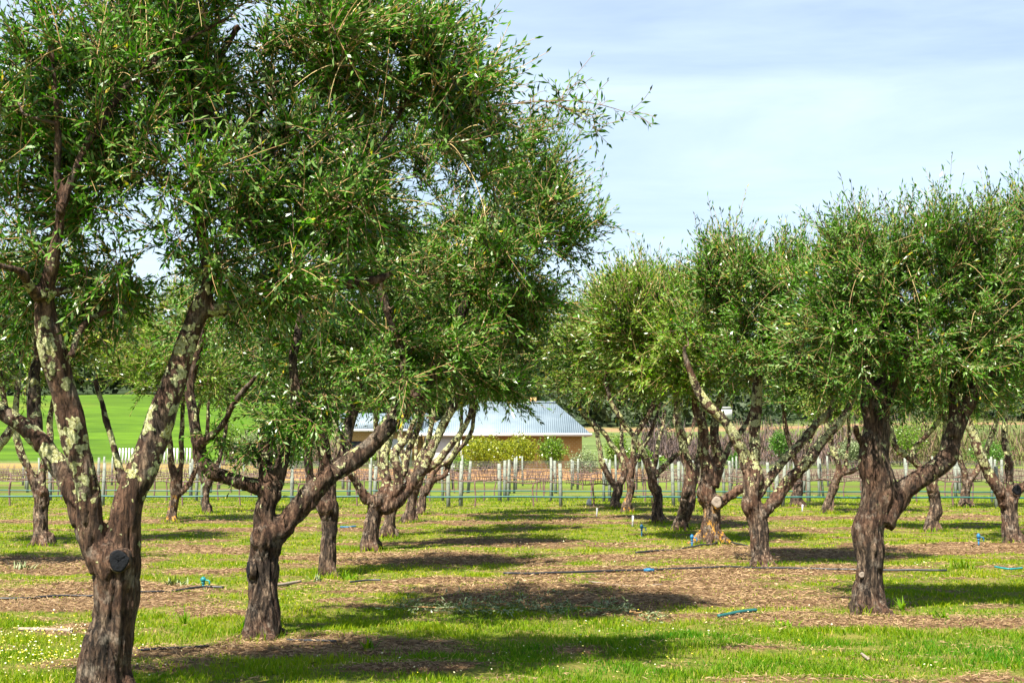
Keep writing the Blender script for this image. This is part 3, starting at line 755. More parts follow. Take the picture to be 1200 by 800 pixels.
olive('olive tree with lichened left limb and cut stub, by the blue riser at right edge',
  (1186, 637),
  [(0,(1187,637,12.5),(1184,612,11.5),(1183,595,12),(1184,580,10)),(-.2,(1178,592,9),(1166,566,8.5),(1148,530,7.5),(1135,499,6.5),(1125,465,5),(1130,420,4)),(.2,(1184,585,8),(1183,562,6.5),(1181,539,6),(1177,508,5),(1180,460,4)),(.0,(1187,585,7),(1196,572,7),(1220,560,6),(1250,520,5),(1255,470,4))],
  [(1170,420,58,50,0,1.2,1.3),(1195,350,55,55,.2,1.1,1.2),(1240,400,55,55,0,1.1,1),(1230,300,60,50,.3,1,1)],
  .024, 'bark_mid', 200, 10, 9, up=.7, seed=19, scars=[(1192,574,5,-.10,'seal',0)])

olive('pale olive tree with lichened fork, left edge, seen behind the big three-limbed tree',
  (50, 639),
  [(0,(51,639,12),(50,615,11),(48,590,10.5),(47,572,9)),(-.2,(45,580,7.5),(36,555,6.5),(27,530,6),(18,508,5.5),(8,480,5),(0,440,4)),(.2,(50,575,6.5),(50,548,6),(58,520,5.5),(60,480,4.5),(75,430,3.5))],
  [(35,405,70,52,0,1.2,1.3),(105,400,58,42,.2,1.1,1.0),(-40,400,60,55,0,1.1,1),(60,330,70,45,.2,1.1,.8)],
  .022, 'bark_mid', 190, 10, 9, seed=20, leafmat='leaf_warm')

olive('olive tree with orange tinted base in the gap right of the nearest forked trunk',
  (203, 613),
  [(0,(202,613,7.5),(205,592,7.5),(207,574,7.5)),(-.2,(204,580,6),(204,555,5.5),(200,525,5),(196,490,4.4),(190,450,3.5)),(.2,(209,580,5),(217,572,4.6),(226,558,4.2),(240,520,3.6),(245,470,3)),(.2,(208,576,5),(212,545,4.5),(214,505,4),(215,460,3))],
  [(195,445,48,32,0,1.2,1),(160,415,48,34,0,1.2,.9),(230,430,40,36,.2,1.1,.8),(195,380,60,36,.2,1.2,.8)],
  .028, 'bark_orange', 130, 10, 9, seed=21, leafmat='leaf_warm')

olive('slender far olive tree seen under the low arching limb, beside the teal hose line',
  (244, 601),
  [(0,(243,601,5.8),(243,580,5.5),(242,565,5.5)),(-.2,(241,570,4.5),(232,545,4),(228,510,3.6),(235,465,3)),(.2,(244,568,4.5),(254,545,4),(262,515,3.6),(268,470,3))],
  [(255,450,48,32,0,1.2,1),(295,440,40,34,.2,1.1,.9),(270,400,50,36,.2,1.2,.8)],
  .03, 'bark_plain', 110, 10, 9, seed=22)

olive('olive tree just outside the left edge, one pale bare limb reaching into view',
  (-70, 668),
  [(0,(-70,668,15),(-66,630,13),(-55,590,12),(-45,570,10)),(.2,(-45,575,9),(-20,545,8.5),(0,523,7.5),(14,500,6.5),(20,460,5),(25,400,4)),(-.3,(-55,580,8),(-80,530,7),(-100,470,5),(-100,400,4))],
  [(-40,380,90,70,0,1.1,1.5),(-110,380,80,70,.2,1.1,1)],
  .022, 'bark_mid', 150, 10, 9, seed=23)

# ------------------------------------------------------------------ grass, litter, flowers
def scatter(n, y0, y1, xpad, rg):
    y = np.sqrt(rg.uniform(y0 ** 2, y1 ** 2, n)); hw = y * .375 + xpad
    return rg.uniform(-1, 1, n) * hw, y
TRUNKS = [(o.location.x, o.location.y) for o in bpy.data.objects if o.name.startswith('olive_tree')]

def build_grass():
    rg = np.random.default_rng(3)
    Vs = []; Ts = []
    for n, y0, y1, hh, ww in ((240000, 7.2, 13.0, .044, .0042), (190000, 13.0, 20, .036, .0065), (140000, 20, 30, .036, .010), (90000, 30, 46, .045, .016)):
        x, y = scatter(n, y0, y1, 1.2, rg)
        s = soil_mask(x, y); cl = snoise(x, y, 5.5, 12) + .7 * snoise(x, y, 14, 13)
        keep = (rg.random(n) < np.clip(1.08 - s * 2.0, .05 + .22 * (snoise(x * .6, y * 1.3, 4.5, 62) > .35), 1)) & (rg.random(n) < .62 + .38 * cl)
        x, y, s, cl = x[keep], y[keep], s[keep], cl[keep]; n = len(x)
        z = H(x, y) + .035 * s - .004
        h = hh * rg.uniform(.35, 1.15, n) * (1 + .5 * np.clip(cl, 0, 1)) * (1 - .5 * s)
        a = rg.uniform(0, 6.283, n); lean = rg.uniform(.15, 1.0, n) * h
        wx, wy = np.cos(a) * ww, np.sin(a) * ww
        la = rg.uniform(0, 6.283, n)
        p = np.stack([x, y, z], 1); w = np.stack([wx, wy, np.zeros(n)], 1)
        m = p + np.stack([np.cos(la) * lean * .35, np.sin(la) * lean * .35, h * .6], 1)
        t = p + np.stack([np.cos(la) * lean, np.sin(la) * lean, h], 1)
        Vs.append(np.stack([p - w, p + w, m + w * .55, t, m - w * .6], 1).reshape(-1, 3))
        lush = sstep(13.2, 11.2, y - .25 * (x - 1)) * sstep(-1.5, .8, x + (12 - y) * .1)
        tint = .66 + .16 * snoise(x, y, 1.2, 14) + .10 * snoise(x, y, 4, 15) + rg.normal(0, .15, n) - .40 * lush + .18 * snoise(x * .6, y, 3.0, 44) + .14 * sstep(13, 18, y) - .1 * sstep(38, 42, y)
        tint = np.clip(tint, 0, .93); tint = np.where(rg.random(n) < .05 + .12 * s, 1.0, tint)
        Ts.append(np.repeat(tint, 5))
    for tx, ty in TRUNKS:      # longer grass and suckers round each foot
        n = 260; a = rg.uniform(0, 6.283, n); rr = .20 + np.abs(rg.normal(0, .16, n)); x = tx + np.cos(a) * rr; y = ty + np.sin(a) * rr
        z = H(x, y) - .004; h = rg.uniform(.04, .15, n) * np.exp(-(rr - .2) * 1.8); ww = .0045 * max(ty / 12, 1); la = rg.uniform(0, 6.283, n); lean = h * rg.uniform(.1, .9, n)
        p = np.stack([x, y, z], 1); w = np.stack([np.cos(a + 1.5), np.sin(a + 1.5), 0 * a], 1) * ww
        m = p + np.stack([np.cos(la) * lean * .35, np.sin(la) * lean * .35, h * .6], 1); t = p + np.stack([np.cos(la) * lean, np.sin(la) * lean, h], 1)
        k = rg.random(n) < .35 + .65 * (snoise(x, y, 7, 61) > -.1)
        Vs.append(np.stack([p - w, p + w, m + w * .55, t, m - w * .6], 1)[k].reshape(-1, 3)); Ts.append(np.repeat(np.clip(rg.normal(.5, .25, k.sum()), 0, 1), 5))
    V = np.vstack(Vs); n = len(V) // 5
    i = np.arange(n)[:, None] * 5
    me = new_mesh('grass', V, [i + np.array([[0, 1, 2, 4]]), i + np.array([[4, 2, 3]])], [M['grass_blade']], attrs={'tint': np.concatenate(Ts)})
    tag(link('grass', me), 'short green and yellowish grass growing between the bands of mulch', 'grass', kind='stuff')
build_grass()

def build_litter():
    rg = np.random.default_rng(4); Vs = []; Ts = []
    for n, y0, y1, ln, wd in ((110000, 7.2, 14.0, .045, .005), (70000, 14.0, 22, .06, .008), (40000, 22, 42, .08, .014)):
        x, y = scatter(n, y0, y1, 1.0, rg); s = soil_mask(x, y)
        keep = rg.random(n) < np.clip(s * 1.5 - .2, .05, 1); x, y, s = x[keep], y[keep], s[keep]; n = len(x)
        z = H(x, y) + .035 * s + .004 + rg.uniform(0, .022, n)
        a = rg.uniform(0, 6.283, n); L = ln * rg.uniform(.3, 1.6, n) ** 1.3; el = rg.normal(0, .22, n)
        d = np.stack([np.cos(a) * np.cos(el), np.sin(a) * np.cos(el), np.sin(el)], 1); w = np.stack([-np.sin(a), np.cos(a), rg.normal(0, .5, n)], 1) * wd * rg.uniform(.5, 1.5, (n, 1))
        p = np.stack([x, y, z], 1); d = d * L[:, None] * .5
        Vs.append(np.stack([p - d, p + w * .5 , p + d, p - w * .5], 1).reshape(-1, 3))
        tint = np.clip(rg.normal(.5, .28, n), 0, .93); tint = np.where(rg.random(n) < .10, 1.0, tint); Ts.append(np.repeat(tint, 4))
    V = np.vstack(Vs); n = len(V) // 4
    me = new_mesh('leaf_litter', V, [np.arange(n * 4).reshape(n, 4)], [M['dry']], attrs={'tint': np.concatenate(Ts)})
    tag(link('leaf_litter', me), 'tan dry leaves and twig mulch strewn in bands under the trees', 'leaf litter', kind='stuff')
build_litter()

def build_flowers():
    rg = np.random.default_rng(5); Vs = []; cols = []
    P = []
    for px, py, rx, ry, n in [(60,765,110,35,430), (860,735,150,22,45), (720,750,120,30,50), (1000,780,220,25,20), (560,785,200,18,40), (640,650,200,14,25), (1090,665,60,8,16), (350,700,150,10,12)]:
        q = np.stack([rg.normal(px, rx * .5, n), rg.normal(py, ry * .5, n)], 1)
        for a, b in q:
            if b < 600: continue
            p = gp(a, b); P.append(p)
    P = np.array(P); P[:, 2] = H(P[:, 0], P[:, 1]) + rg.uniform(.045, .075, len(P))
    n = len(P); r = rg.uniform(.007, .014, n) * np.clip(P[:, 1] / 11, .9, 1.4) * .58
    an = np.arange(7) * 2 * math.pi / 7
    nx = rg.normal(0, .3, (n, 2)); nrm = np.concatenate([nx - np.array([0, .35]), np.ones((n, 1))], 1); nrm /= np.linalg.norm(nrm, axis=1, keepdims=True)
    A = np.cross(nrm, [1, 0, 0]); A /= np.linalg.norm(A, axis=1, keepdims=True); B = np.cross(nrm, A)
    ring = P[:, None] + r[:, None, None] * (A[:, None] * np.cos(an)[None, :, None] + B[:, None] * np.sin(an)[None, :, None])
    me = new_mesh('daisies', ring.reshape(-1, 3), [np.arange(n * 7).reshape(n, 7)], [M['petal']], attrs={'tint': np.repeat(rg.random(n), 7)})
    tag(link('daisies', me), 'tiny white and yellow daisies dotted through the grass', 'flowers', kind='stuff')
m, nt, out = mat_new('petal'); princ(nt, out, ramp(nt, attr(nt, 'tint'), [(.0, (.55, .54, .42)), (.4, (.55, .52, .22)), (.7, (.55, .45, .03))]), .6, .3); M['petal'] = m
build_flowers()

# ------------------------------------------------------------------ weeds
def weed(label, px, py, h, n, spreadr, seed, matn='grass_blade', wide=.010):
    rg = np.random.default_rng(seed); b = ground(px, py)
    a = rg.uniform(0, 6.283, n); L = h * rg.uniform(.5, 1.15, n); ln = rg.uniform(.15, .95, n)
    t = np.linspace(0, 1, 5); D = np.stack([np.cos(a), np.sin(a)], 1)
    Vs = []
    off = rg.normal(0, spreadr * .25, (n, 2))
    for k in range(n):
        c = np.stack([off[k, 0] + D[k, 0] * ln[k] * L[k] * t ** 1.6, off[k, 1] + D[k, 1] * ln[k] * L[k] * t ** 1.6, L[k] * (t - .35 * ln[k] * t ** 2)], 1)
        w = np.array([-D[k, 1], D[k, 0], 0]) * wide
        pr = np.array([.5, 1, .9, .6, .05])[:, None]
        Vs.append(np.concatenate([c - w * pr, c + w * pr]))
    V = np.vstack(Vs); q = []
    for k in range(4): q.append((k, k + 5, k + 6, k + 1))
    Q = (np.arange(n)[:, None, None] * 10 + np.array(q)[None]).reshape(-1, 4)
    me = new_mesh('weed_clump', V, [Q], [M[matn]], attrs={'tint': np.repeat(rg.uniform(.05, .7, n), 10)})
    o = link('weed_clump', me, loc=b); tag(o, label, 'plant', 'weeds in the grove'); return o
weed('leafy green weed at the right foot of the stout ridged olive', 1054, 716, .17, 26, .16, 1)
weed('bushy grass tuft in the shade right of the stout olive', 1128, 668, .20, 60, .28, 2, wide=.006)
weed('low weed on the mulch edge right of the stout olive', 1104, 728, .13, 22, .14, 3)
weed('upright green weed beside the foot of the arching olive', 287, 742, .17, 24, .14, 4)
weed('fine feathery weed left of the arching olive', 216, 735, .20, 22, .08, 5, wide=.005)
weed('single dark green weed on the soil in front of the arching olive shadow', 434, 764, .15, 20, .12, 6)
weed('pale leafy weed left of the knobbly headed olive foot', 372, 682, .13, 18, .14, 7, 'cut_leaf')
weed('pale green suckers right of the knobbly headed olive foot', 408, 680, .14, 22, .20, 8)
weed('tall pale weeds between the nearest trunk and the teal riser', 205, 687, .14, 30, .35, 9, 'cut_leaf')
weed('silvery weed low at the left edge behind the nearest trunk', 28, 668, .17, 28, .3, 10, 'cut_leaf')
weed('tall thin grass clump at the end of the cut prunings', 668, 726, .16, 20, .25, 11, wide=.004)
weed('green weed on grass below the dark green pipe scrap', 920, 736, .10, 26, .16, 12)

# ------------------------------------------------------------------ cut branches and sticks
def pruned(label, px0, py0, px1, py1, n, seed, group='cut olive prunings on the ground'):
    rg = np.random.default_rng(seed); a = ground(px0, py0); b = ground(px1, py1); b0 = (a + b) / 2
    t = np.linspace(0, 1, 10)[:, None]; P = a * (1 - t) + b * t; P = P + rg.normal(0, .025, P.shape); P[:, 2] = H(P[:, 0], P[:, 1]) + .05 + .02 * rg.random(10)
    V1, Q1 = tubes(P[None], np.linspace(.009, .003, 10)[None], 5)
    idx = rg.integers(0, 10, n); S = P[idx] + rg.normal(0, .05, (n, 3)) * [1, 1, .2]; D = rg.normal(0, 1, (n, 3)) * [1, .8, .22] + (b - a) / np.linalg.norm(b - a) * .5; D /= np.linalg.norm(D, axis=1, keepdims=True)
    L = rg.uniform(.1, .28, n); V2, Q2, T2 = leaves_on(S, D, L, np.zeros((n, 3)), 5, .055, .014, rg, rg.uniform(.2, .9, n))
    V2[:, 2] = np.maximum(V2[:, 2], .02)
    V = np.vstack([V1, V2]) - b0
    me = new_mesh('pruned_branch', V, [np.vstack([Q1, Q2 + len(V1)])], [M['cut_leaf'], M['twig']], np.concatenate([np.ones(len(Q1)), np.zeros(len(Q2))]), attrs={'tint': np.concatenate([np.full(len(V1), .6), T2])})
    tag(link('pruned_branch', me, loc=b0), label, 'cut branch', group)
pruned('silvery cut olive branch in shade, leftmost of the three cut branches', 470, 716, 585, 724, 60, 21)
pruned('silvery cut olive branch in shade, the middle one of the three', 560, 712, 660, 719, 60, 22)
pruned('silvery cut olive branch reaching out of the shade into the sun', 650, 716, 745, 722, 50, 23)
pruned('pale cut sprig lying on the sunny mulch edge past the shade', 735, 724, 770, 729, 14, 24)
def stick(label, pts, r, mat='cutwood', name='fallen_stick', cat='stick', lift=.03, sides=8, n=24):
    P = np.array([ground(*p) for p in pts]); b = P[0].copy(); P[:, 2] += lift
    q = catmull(P, n); q[:, 2] = H(q[:, 0], q[:, 1]) + lift
    mb = MB(); mb.tube(q - b, r, sides); o = mb.build(name, M[mat], None, smooth=True, loc=b); tag(o, label, cat); return o
stick('pale bare stick lying on mulch between the arching olive and the one behind', [(298,691),(322,688),(352,683)], .018)
stick('pale straight stick lying on grass left of the nearest trunk', [(22,741),(50,742),(84,744)], .016)
stick('thin dry stick on the sunny mulch beside the black pipe', [(690,684),(740,689),(776,687)], .009, 'cutwood')
stick('short pale chip of wood on the bright grass near the front', [(1010,772),(1018,778)], .012)
# irrigation pipes
def pipe(label, pts, r=.011, mat='black_pipe', lift=.045):
    return stick(label, pts, r, mat, 'irrigation_pipe', 'pipe', lift, 8, 50)
pipe('long black irrigation pipe running behind the stout olive across the right half', [(590,676),(680,674),(760,671),(860,668.5),(950,669),(1030,671),(1110,672.5)], .014)
pipe('black irrigation pipe on mulch left of the nearest trunk', [(-60,706),(20,706),(70,703),(110,702)], .012)
pipe('black irrigation pipe running from the nearest trunk to the teal riser', [(150,700),(190,698),(225,694),(240,692),(262,692)], .013)
pipe('black pipe piece beside the foot of the arching olive, in the mulch', [(160,767),(200,763),(245,759)], .010)
pipe('short black pipe piece right of the arching olive foot', [(336,753),(362,755),(394,757)], .011)
pipe('curved black pipe over the mulch mound at the orange lichened olive', [(745,650),(790,647),(830,640),(850,637),(876,642)], .014)
pipe('thin dark pipe among the shadows of the middle left row', [(410,684),(430,683),(446,683)], .011)
pipe('dark green pipe scrap lying on bright grass', [(842,727),(862,724),(886,721)], .018, 'teal_hose')
pipe('bright teal pipe scrap lying on grass at the right edge', [(1166,668),(1182,670),(1198,669)], .012, 'teal_plastic')
pipe('blue pipe scrap on grass between the second and third left row trees', [(399,620),(408,620.5),(417,620)], .016, 'blue_plastic')

def riser(label, px, py, h, mat):
    b = ground(px, py); root = empty('sprinkler_riser', b); tag(root, label, 'sprinkler', 'irrigation risers')
    mb = MB(); mb.tube([(0,0,-.05),(0,0,h*.62)], .013, 10); mb.tube([(0,0,h*.5),(0,0,h*.62)], .02, 10); mb.build('stake', M[mat], root)
    mb = MB(); mb.tube([(0,0,h*.62),(0,0,h*.66),(0,0,h*.9),(0,0,h*.96)], [.018,.030,.030,.016], 12); mb.tube([(0,0,h*.96),(.0,0,h)], .011, 8); mb.build('sprinkler_head', M[mat], root, smooth=False)
    mb = MB(); mb.tube([(0,0,h*.75),(.07,-.02,h*.70),(.075,-.02,h*.45)], .009, 8, 8); mb.build('outlet', M[mat], root)
riser('teal sprinkler riser standing beside the pipe between the two nearest left trunks', 238, 692, .16, 'teal_plastic')
riser('blue sprinkler riser on open grass left of the slim forked olive', 752, 628, .22, 'blue_plastic')
riser('blue sprinkler riser just left of the orange lichened trunk', 811, 641, .22, 'blue_plastic')
riser('blue sprinkler riser on grass left of the right edge olive', 1147, 641, .24, 'blue_plastic')
def coupling(label, px, py):
    b = ground(px, py); b[2] += .05; mb = MB(); mb.tube([(-.06,0,0),(.07,.01,0)], .022, 10); mb.tube([(-.03,0,0),(.03,0,0)], .028, 10); mb.tube([(0,0,0),(.02,-.05,.01)], .015, 8)
    tag(mb.build('pipe_coupling', M['blue_plastic'], None, loc=b), label, 'pipe fitting')
coupling('blue coupling on the long black irrigation pipe', 760, 671.5)
def stake(label, px, py, h):
    b = ground(px, py); mb = MB(); mb.tube([(0,0,-.05),(.01,0,h*.6),(.015,0,h)], [.02,.018,.022], 6)
    tag(mb.build('marker_stake', M['white_paint'], None, loc=b), label, 'stake', 'white marker stakes')
stake('short white marker stake left of the last tree of the right row', 699, 606, .22)
stake('short pinkish white marker stake in front of the slim forked olive row', 741, 617, .22)
stake('tiny white peg in front of the far thick straight trunk', 940, 600, .18)
# emitter bag at the last right tree
b = ground(690, 592); mb = MB(); mb.tube([(0,0,.0),(0,0,.04),(.01,0,.14),(0,0,.2)], [.05,.08,.06,.02], 10); tag(mb.build('white_bag', M['white_paint'], None, smooth=True, loc=b), 'small white bag on the ground by the last right row tree', 'bag')

# ------------------------------------------------------------------ vineyard
rv = random.Random(5)
def post_mesh(h, r):
    mb = MB(); mb.tube([(0,0,-.2),(0,0,h-.02),(0,0,h)], [r, r*.96, r*.8], 8); me = new_mesh('vineyard_post', np.vstack(mb.V), [np.vstack(v) for v in mb.F.values()], [M['post']]); return me
pm = [post_mesh(1.2, .050), post_mesh(1.14, .060), post_mesh(1.26, .042)]
def vine_mesh(seed):
    r = random.Random(seed); mb = MB()
    z = .66
    mb.tube([(0,0,-.1),(r.uniform(-.04,.04),0,.25),(r.uniform(-.05,.05),0,.5),(0,0,z)], [.028,.024,.022,.026], 6, 8)
    for s in (-1, 1):
        pts = [(0,0,z)] + [(s*.8*t, r.uniform(-.03,.03), z + r.uniform(-.02,.05)) for t in (.25,.5,.75,1)]
        mb.tube(pts, [.024,.02,.018,.015,.010], 5, 12)
        for k in range(11):
            x = s * (.05 + .068 * k + r.uniform(-.03,.03)); hh = r.uniform(.08, .42)
            mb.tube([(x,0,z),(x+r.uniform(-.05,.05), r.uniform(-.04,.04), z+hh*.5),(x+r.uniform(-.08,.08), r.uniform(-.06,.06), z+hh)], [.009,.007,.004], 4)
    return new_mesh('grapevine', np.vstack(mb.V), [np.vstack(v) for v in mb.F.values()], [M['vine']])
vm = [vine_mesh(k) for k in range(5)]
ROWS = [37.6, 41.5, 45.0, 49.0, 53.5, 58.5]
NAMES = ['nearest', 'second', 'third', 'fourth', 'fifth', 'farthest']
slope = -.045
def rowy(Y, x): return Y + slope * x
for ri, Y in enumerate(ROWS):
    hw = Y * .375 + 1.5
    g = 'vineyard posts'; x = -hw + rv.uniform(0, 1.5)
    while x < hw:
        o = link('vineyard_post', rv.choice(pm)); yy = rowy(Y, x); o.location = (x, yy, Hs(x, yy)); o.rotation_euler = (rv.uniform(-.03,.03), rv.uniform(-.03,.03), rv.uniform(0,3)); s = rv.uniform(.92,1.1); o.scale = (1, 1, s)
        tag(o, 'pale weathered trellis post in the %s vine row' % NAMES[ri], 'post', g)
        if rv.random() < .22:
            o2 = link('vineyard_post', rv.choice(pm)); o2.location = (x + rv.uniform(.18, .35), yy + rv.uniform(.1,.6), 0); o2.rotation_euler = (0, rv.uniform(-.1,.1), 0)
            tag(o2, 'pale weathered trellis post in the %s vine row' % NAMES[ri], 'post', g)
        x += rv.uniform(1.4, 2.8) if ri else rv.uniform(1.8, 3.6)
    x = -hw
    while x < hw and ri < 5:
        o = link('grapevine', rv.choice(vm)); yy = rowy(Y, x) + .06; o.location = (x, yy, Hs(x, yy)); o.rotation_euler = (0, 0, rv.choice((0, math.pi)) + rv.uniform(-.05, .05)); o.scale = (1, 1, rv.uniform(.92, 1.08))
        tag(o, 'bare pruned grapevine trained along the %s vine row' % NAMES[ri], 'vine', 'bare grapevines in the vineyard')
        x += 1.62
    for wi, z in enumerate((.7, 1.05)):
        mb = MB(); xs = np.linspace(-hw - 2, hw + 2, 30); mb.tube([(a, rowy(Y, a) - .07, z + .02 * math.sin(a)) for a in xs], .005, 4)
        tag(mb.build('trellis_wire', M['wire'], None), '%s trellis wire of the %s vine row' % (('lower', 'upper')[wi], NAMES[ri]), 'wire')
for Y, z, r, lab in ((37.2, .30, .024, 'dark teal drip hose strung low along the nearest vine row'), (41.2, .33, .018, 'thin teal drip hose strung low along the second vine row')):
    mb = MB(); xs = np.linspace(-18, 18, 60); mb.tube([(a, rowy(Y, a), z - .02 * abs(math.sin(a * .8))) for a in xs], r, 8)
    tag(mb.build('drip_hose', M['teal_hose'], None), lab, 'hose')

# ------------------------------------------------------------------ house
def stucco():
    m, nt, out = mat_new('ochre_masonry'); v = coords(nt)
    br = N(nt, 'ShaderNodeTexBrick'); br.inputs['Scale'].default_value = 1.6; br.inputs['Color1'].default_value = (.40, .20, .045, 1); br.inputs['Color2'].default_value = (.46, .25, .07, 1); br.inputs['Mortar'].default_value = (.48, .36, .2, 1)
    br.inputs['Mortar Size'].default_value = .03
    mp = N(nt, 'ShaderNodeMapping'); mp.inputs['Rotation'].default_value = (R(90), 0, 0); nt.links.new(v, mp.inputs['Vector']); nt.links.new(mp.outputs[0], br.inputs['Vector'])
    n = noise_n(nt, v, .7, 4, .6)
    princ(nt, out, mix(nt, ramp(nt, n, [(.4, 0.0), (.65, .5)]), br.outputs['Color'], (.46, .31, .14)), .9, .2); return m
M['stucco'] = stucco()
def roofmat():
    m, nt, out = mat_new('corrugated_roof'); v = coords(nt)
    w = N(nt, 'ShaderNodeTexWave'); w.inputs['Scale'].default_value = 1.9; nt.links.new(v, w.inputs['Vector'])
    n = noise_n(nt, v, .5, 4, .6)
    c = ramp(nt, n, [(.3, (.13, .175, .205)), (.7, (.20, .25, .28))])
    c = mix(nt, ramp(nt, w.outputs['Fac'], [(.0, .25), (.35, .0)]), c, (.12, .165, .20))
    princ(nt, out, c, .55, .4, bump(nt, w.outputs['Fac'], .5, .04), .15); return m
M['roof'] = roofmat()
def house():
    Y = 108.0
    x0 = at(497, 525, Y)[0]; x1 = at(682, 525, Y)[0]; ze = at(600, 508, Y)[2]; zr = at(600, 472, Y + 4.5)[2]
    dep = 9.0; root = empty('farmhouse', ((x0 + x1) / 2, Y, Hs(0, Y))); tag(root, 'ochre farmhouse with pale blue hipped metal roof and white gutter, seen beyond the vineyard', 'house')
    ox = (x0 + x1) / 2; hx = (x1 - x0) / 2
    mb = MB(); mb.box(-hx + 2.9, hx, 0, dep, 0, ze); mb.build('wall', M['stucco'], root)
    mb = MB(); mb.box(-hx + .7, -hx + 2.7, -.4, dep, 0, ze - .1); mb.build('white_wall', M['white_paint'], root)
    e = .65; xr0 = at(552, 472, Y + 4.5)[0] - ox; xr1 = at(651, 472, Y + 4.5)[0] - ox
    mb = MB(); V = [(-hx - e, -1.0, ze), (hx + e, -1.0, ze), (hx + e, dep + e, ze), (-hx - e, dep + e, ze), (xr0, dep / 2, zr), (xr1, dep / 2, zr)]
    V += [(a, b_, c - .12) for a, b_, c in V[:4]]
    mb.add(V, [(0,1,5,4),(2,3,4,5),(0,6,7,1),(1,7,8,2),(2,8,9,3),(3,9,6,0),(6,9,8,7)], [(1,2,5),(3,0,4)]); rf = mb.build('roof', M['roof'], root)
    mb = MB(); mb.box(-hx - e - .05, hx + e + .05, -1.12, -1.003, ze - .2, ze + .03); mb.box(hx + e + .003, hx + e + .1, -1.0, dep + e, ze - .2, ze + .03); mb.build('gutter', M['white_paint'], rf)
    mb = MB(); mb.tube([(xr0, dep / 2, zr + .03), (xr1, dep / 2, zr + .03)], .12, 6); mb.build('ridge_cap', M['roof'], rf)
    for vx in (-hx + .2, -hx + 2.95):
        mb = MB(); mb.box(vx - .06, vx + .06, -.95, -.83, 0, ze - .121); mb.build('veranda_post', M['white_paint'], root)
    for (wx, ww, z0, z1) in ((-hx + 3.6, 1.2, 1.0, 2.2), (-hx + 6.3, 1.0, 1.0, 2.2), (hx - 4.8, 1.0, 1.0, 2.2), (hx - 2.2, 1.0, 1.0, 2.2)):
        mb = MB(); mb.box(wx - ww / 2, wx + ww / 2, -.06, -.003, z0, z1); w = mb.build('window', M['white_paint'], root)
        mb = MB(); mb.box(wx - ww / 2 + .08, wx + ww / 2 - .08, -.08, -.063, z0 + .08, z1 - .08); mb.build('pane', M['dark'], w)
    mb = MB(); mb.box(-hx + 4.5, -hx + 5.4, -.05, -.003, 0, 2.1); mb.build('door', M['dark'], root)
    mb = MB(); mb.box(hx - 4.0, hx - 3.5, 5.5, 6.0, zr - 1.2, zr + .5); mb.build('chimney', M['stucco'], rf)
    # shed wing on the left, a separate building
    Y2 = 116.0; x0 = at(398, 525, Y2)[0]; x1 = at(494, 525, Y2)[0]; ze = at(450, 503, Y2)[2]; zr = at(450, 484, Y2 + 3)[2]; hx = (x1 - x0) / 2
    root = empty('farm_shed', ((x0 + x1) / 2, Y2, 0)); tag(root, 'low ochre shed with pale blue gabled metal roof left of the farmhouse', 'shed')
    mb = MB(); mb.box(-hx, hx, 0, 6, 0, ze); mb.build('wall', M['stucco'], root)
    mb = MB(); V = [(-hx - .4, -.7, ze + .003), (hx + .4, -.7, ze + .003), (hx + .4, 6.7, ze + .003), (-hx - .4, 6.7, ze + .003), (-hx - .4, 3, zr), (hx + .4, 3, zr)]
    mb.add(V, [(0,1,5,4),(2,3,4,5),(0,3,2,1)], [(1,2,5),(3,0,4)]); mb.build('roof', M['roof'], root)
    mb = MB(); mb.box(-hx - .4, hx + .4, -.82, -.703, ze - .18, ze + .02); mb.build('gutter', M['white_paint'], root)
    mb = MB(); mb.box(-hx + 1, -hx + 2.2, -.05, -.003, .9, 2.2); mb.build('window', M['dark'], root)
    mb = MB(); mb.box(hx - 2.6, hx - .8, -.05, -.003, 0, 2.4); mb.build('door', M['white_paint'], root)
house()

# ------------------------------------------------------------------ shrubs by the house
def shrub(name, label, px, py, rx, ry, Y, n, ls, matn, seed, fruit=0):
    rg = np.random.default_rng(seed); c = at(px, py, Y); k = Y / F; g = Hs(c[0], Y); b = np.array([c[0], Y, g])
    root = empty(name, b); tag(root, label, 'shrub', 'shrubs near the farmhouse')
    d = rg.normal(size=(n, 3)); d /= np.linalg.norm(d, axis=1, keepdims=True)
    lob = 1 + .6 * np.array([noise.noise(Vector(q * 2.6) + Vector((seed, 0, 0))) for q in d]) + rg.normal(0, .07, n)
    r = rg.random(n) ** .35 * lob
    P = (c - b) + d * r[:, None] * np.array([rx * k, rx * k * .9, ry * k]); P[:, 2] = np.maximum(P[:, 2], .15)
    u = rg.normal(size=(n, 3)); u /= np.linalg.norm(u, axis=1, keepdims=True); w = np.cross(u, rg.normal(size=(n, 3))); w /= np.linalg.norm(w, axis=1, keepdims=True)
    L = ls * rg.uniform(.6, 1.3, (n, 1)); V = np.stack([P, P + u * L * .5 - w * L * .25, P + u * L, P + u * L * .5 + w * L * .25], 1).reshape(-1, 3)
    me = new_mesh('crown', V, [np.arange(n * 4).reshape(n, 4)], [M[matn]], attrs={'tint': np.repeat(np.clip(rg.normal(.5, .25, n), 0, .93), 4)})
    link('crown', me, root)
    mb = MB(); z = (c - b)[2]
    for s in range(5):
        a = rg.uniform(0, 6.28); mb.tube([(.05 * math.cos(a), .05 * math.sin(a), -.1), (rx * k * .3 * math.cos(a), rx * k * .3 * math.sin(a), z * .6), (rx * k * .6 * math.cos(a), rx * k * .6 * math.sin(a), z * 1.2)], [.07, .05, .02], 6, 8)
    mb.build('trunk', M['vine'], root)
shrub('citrus_bush', 'yellow-green citrus bush at the left of the farmhouse front', 566, 530, 28, 18, 96, 5200, .16, 'citrus_leaf', 1)
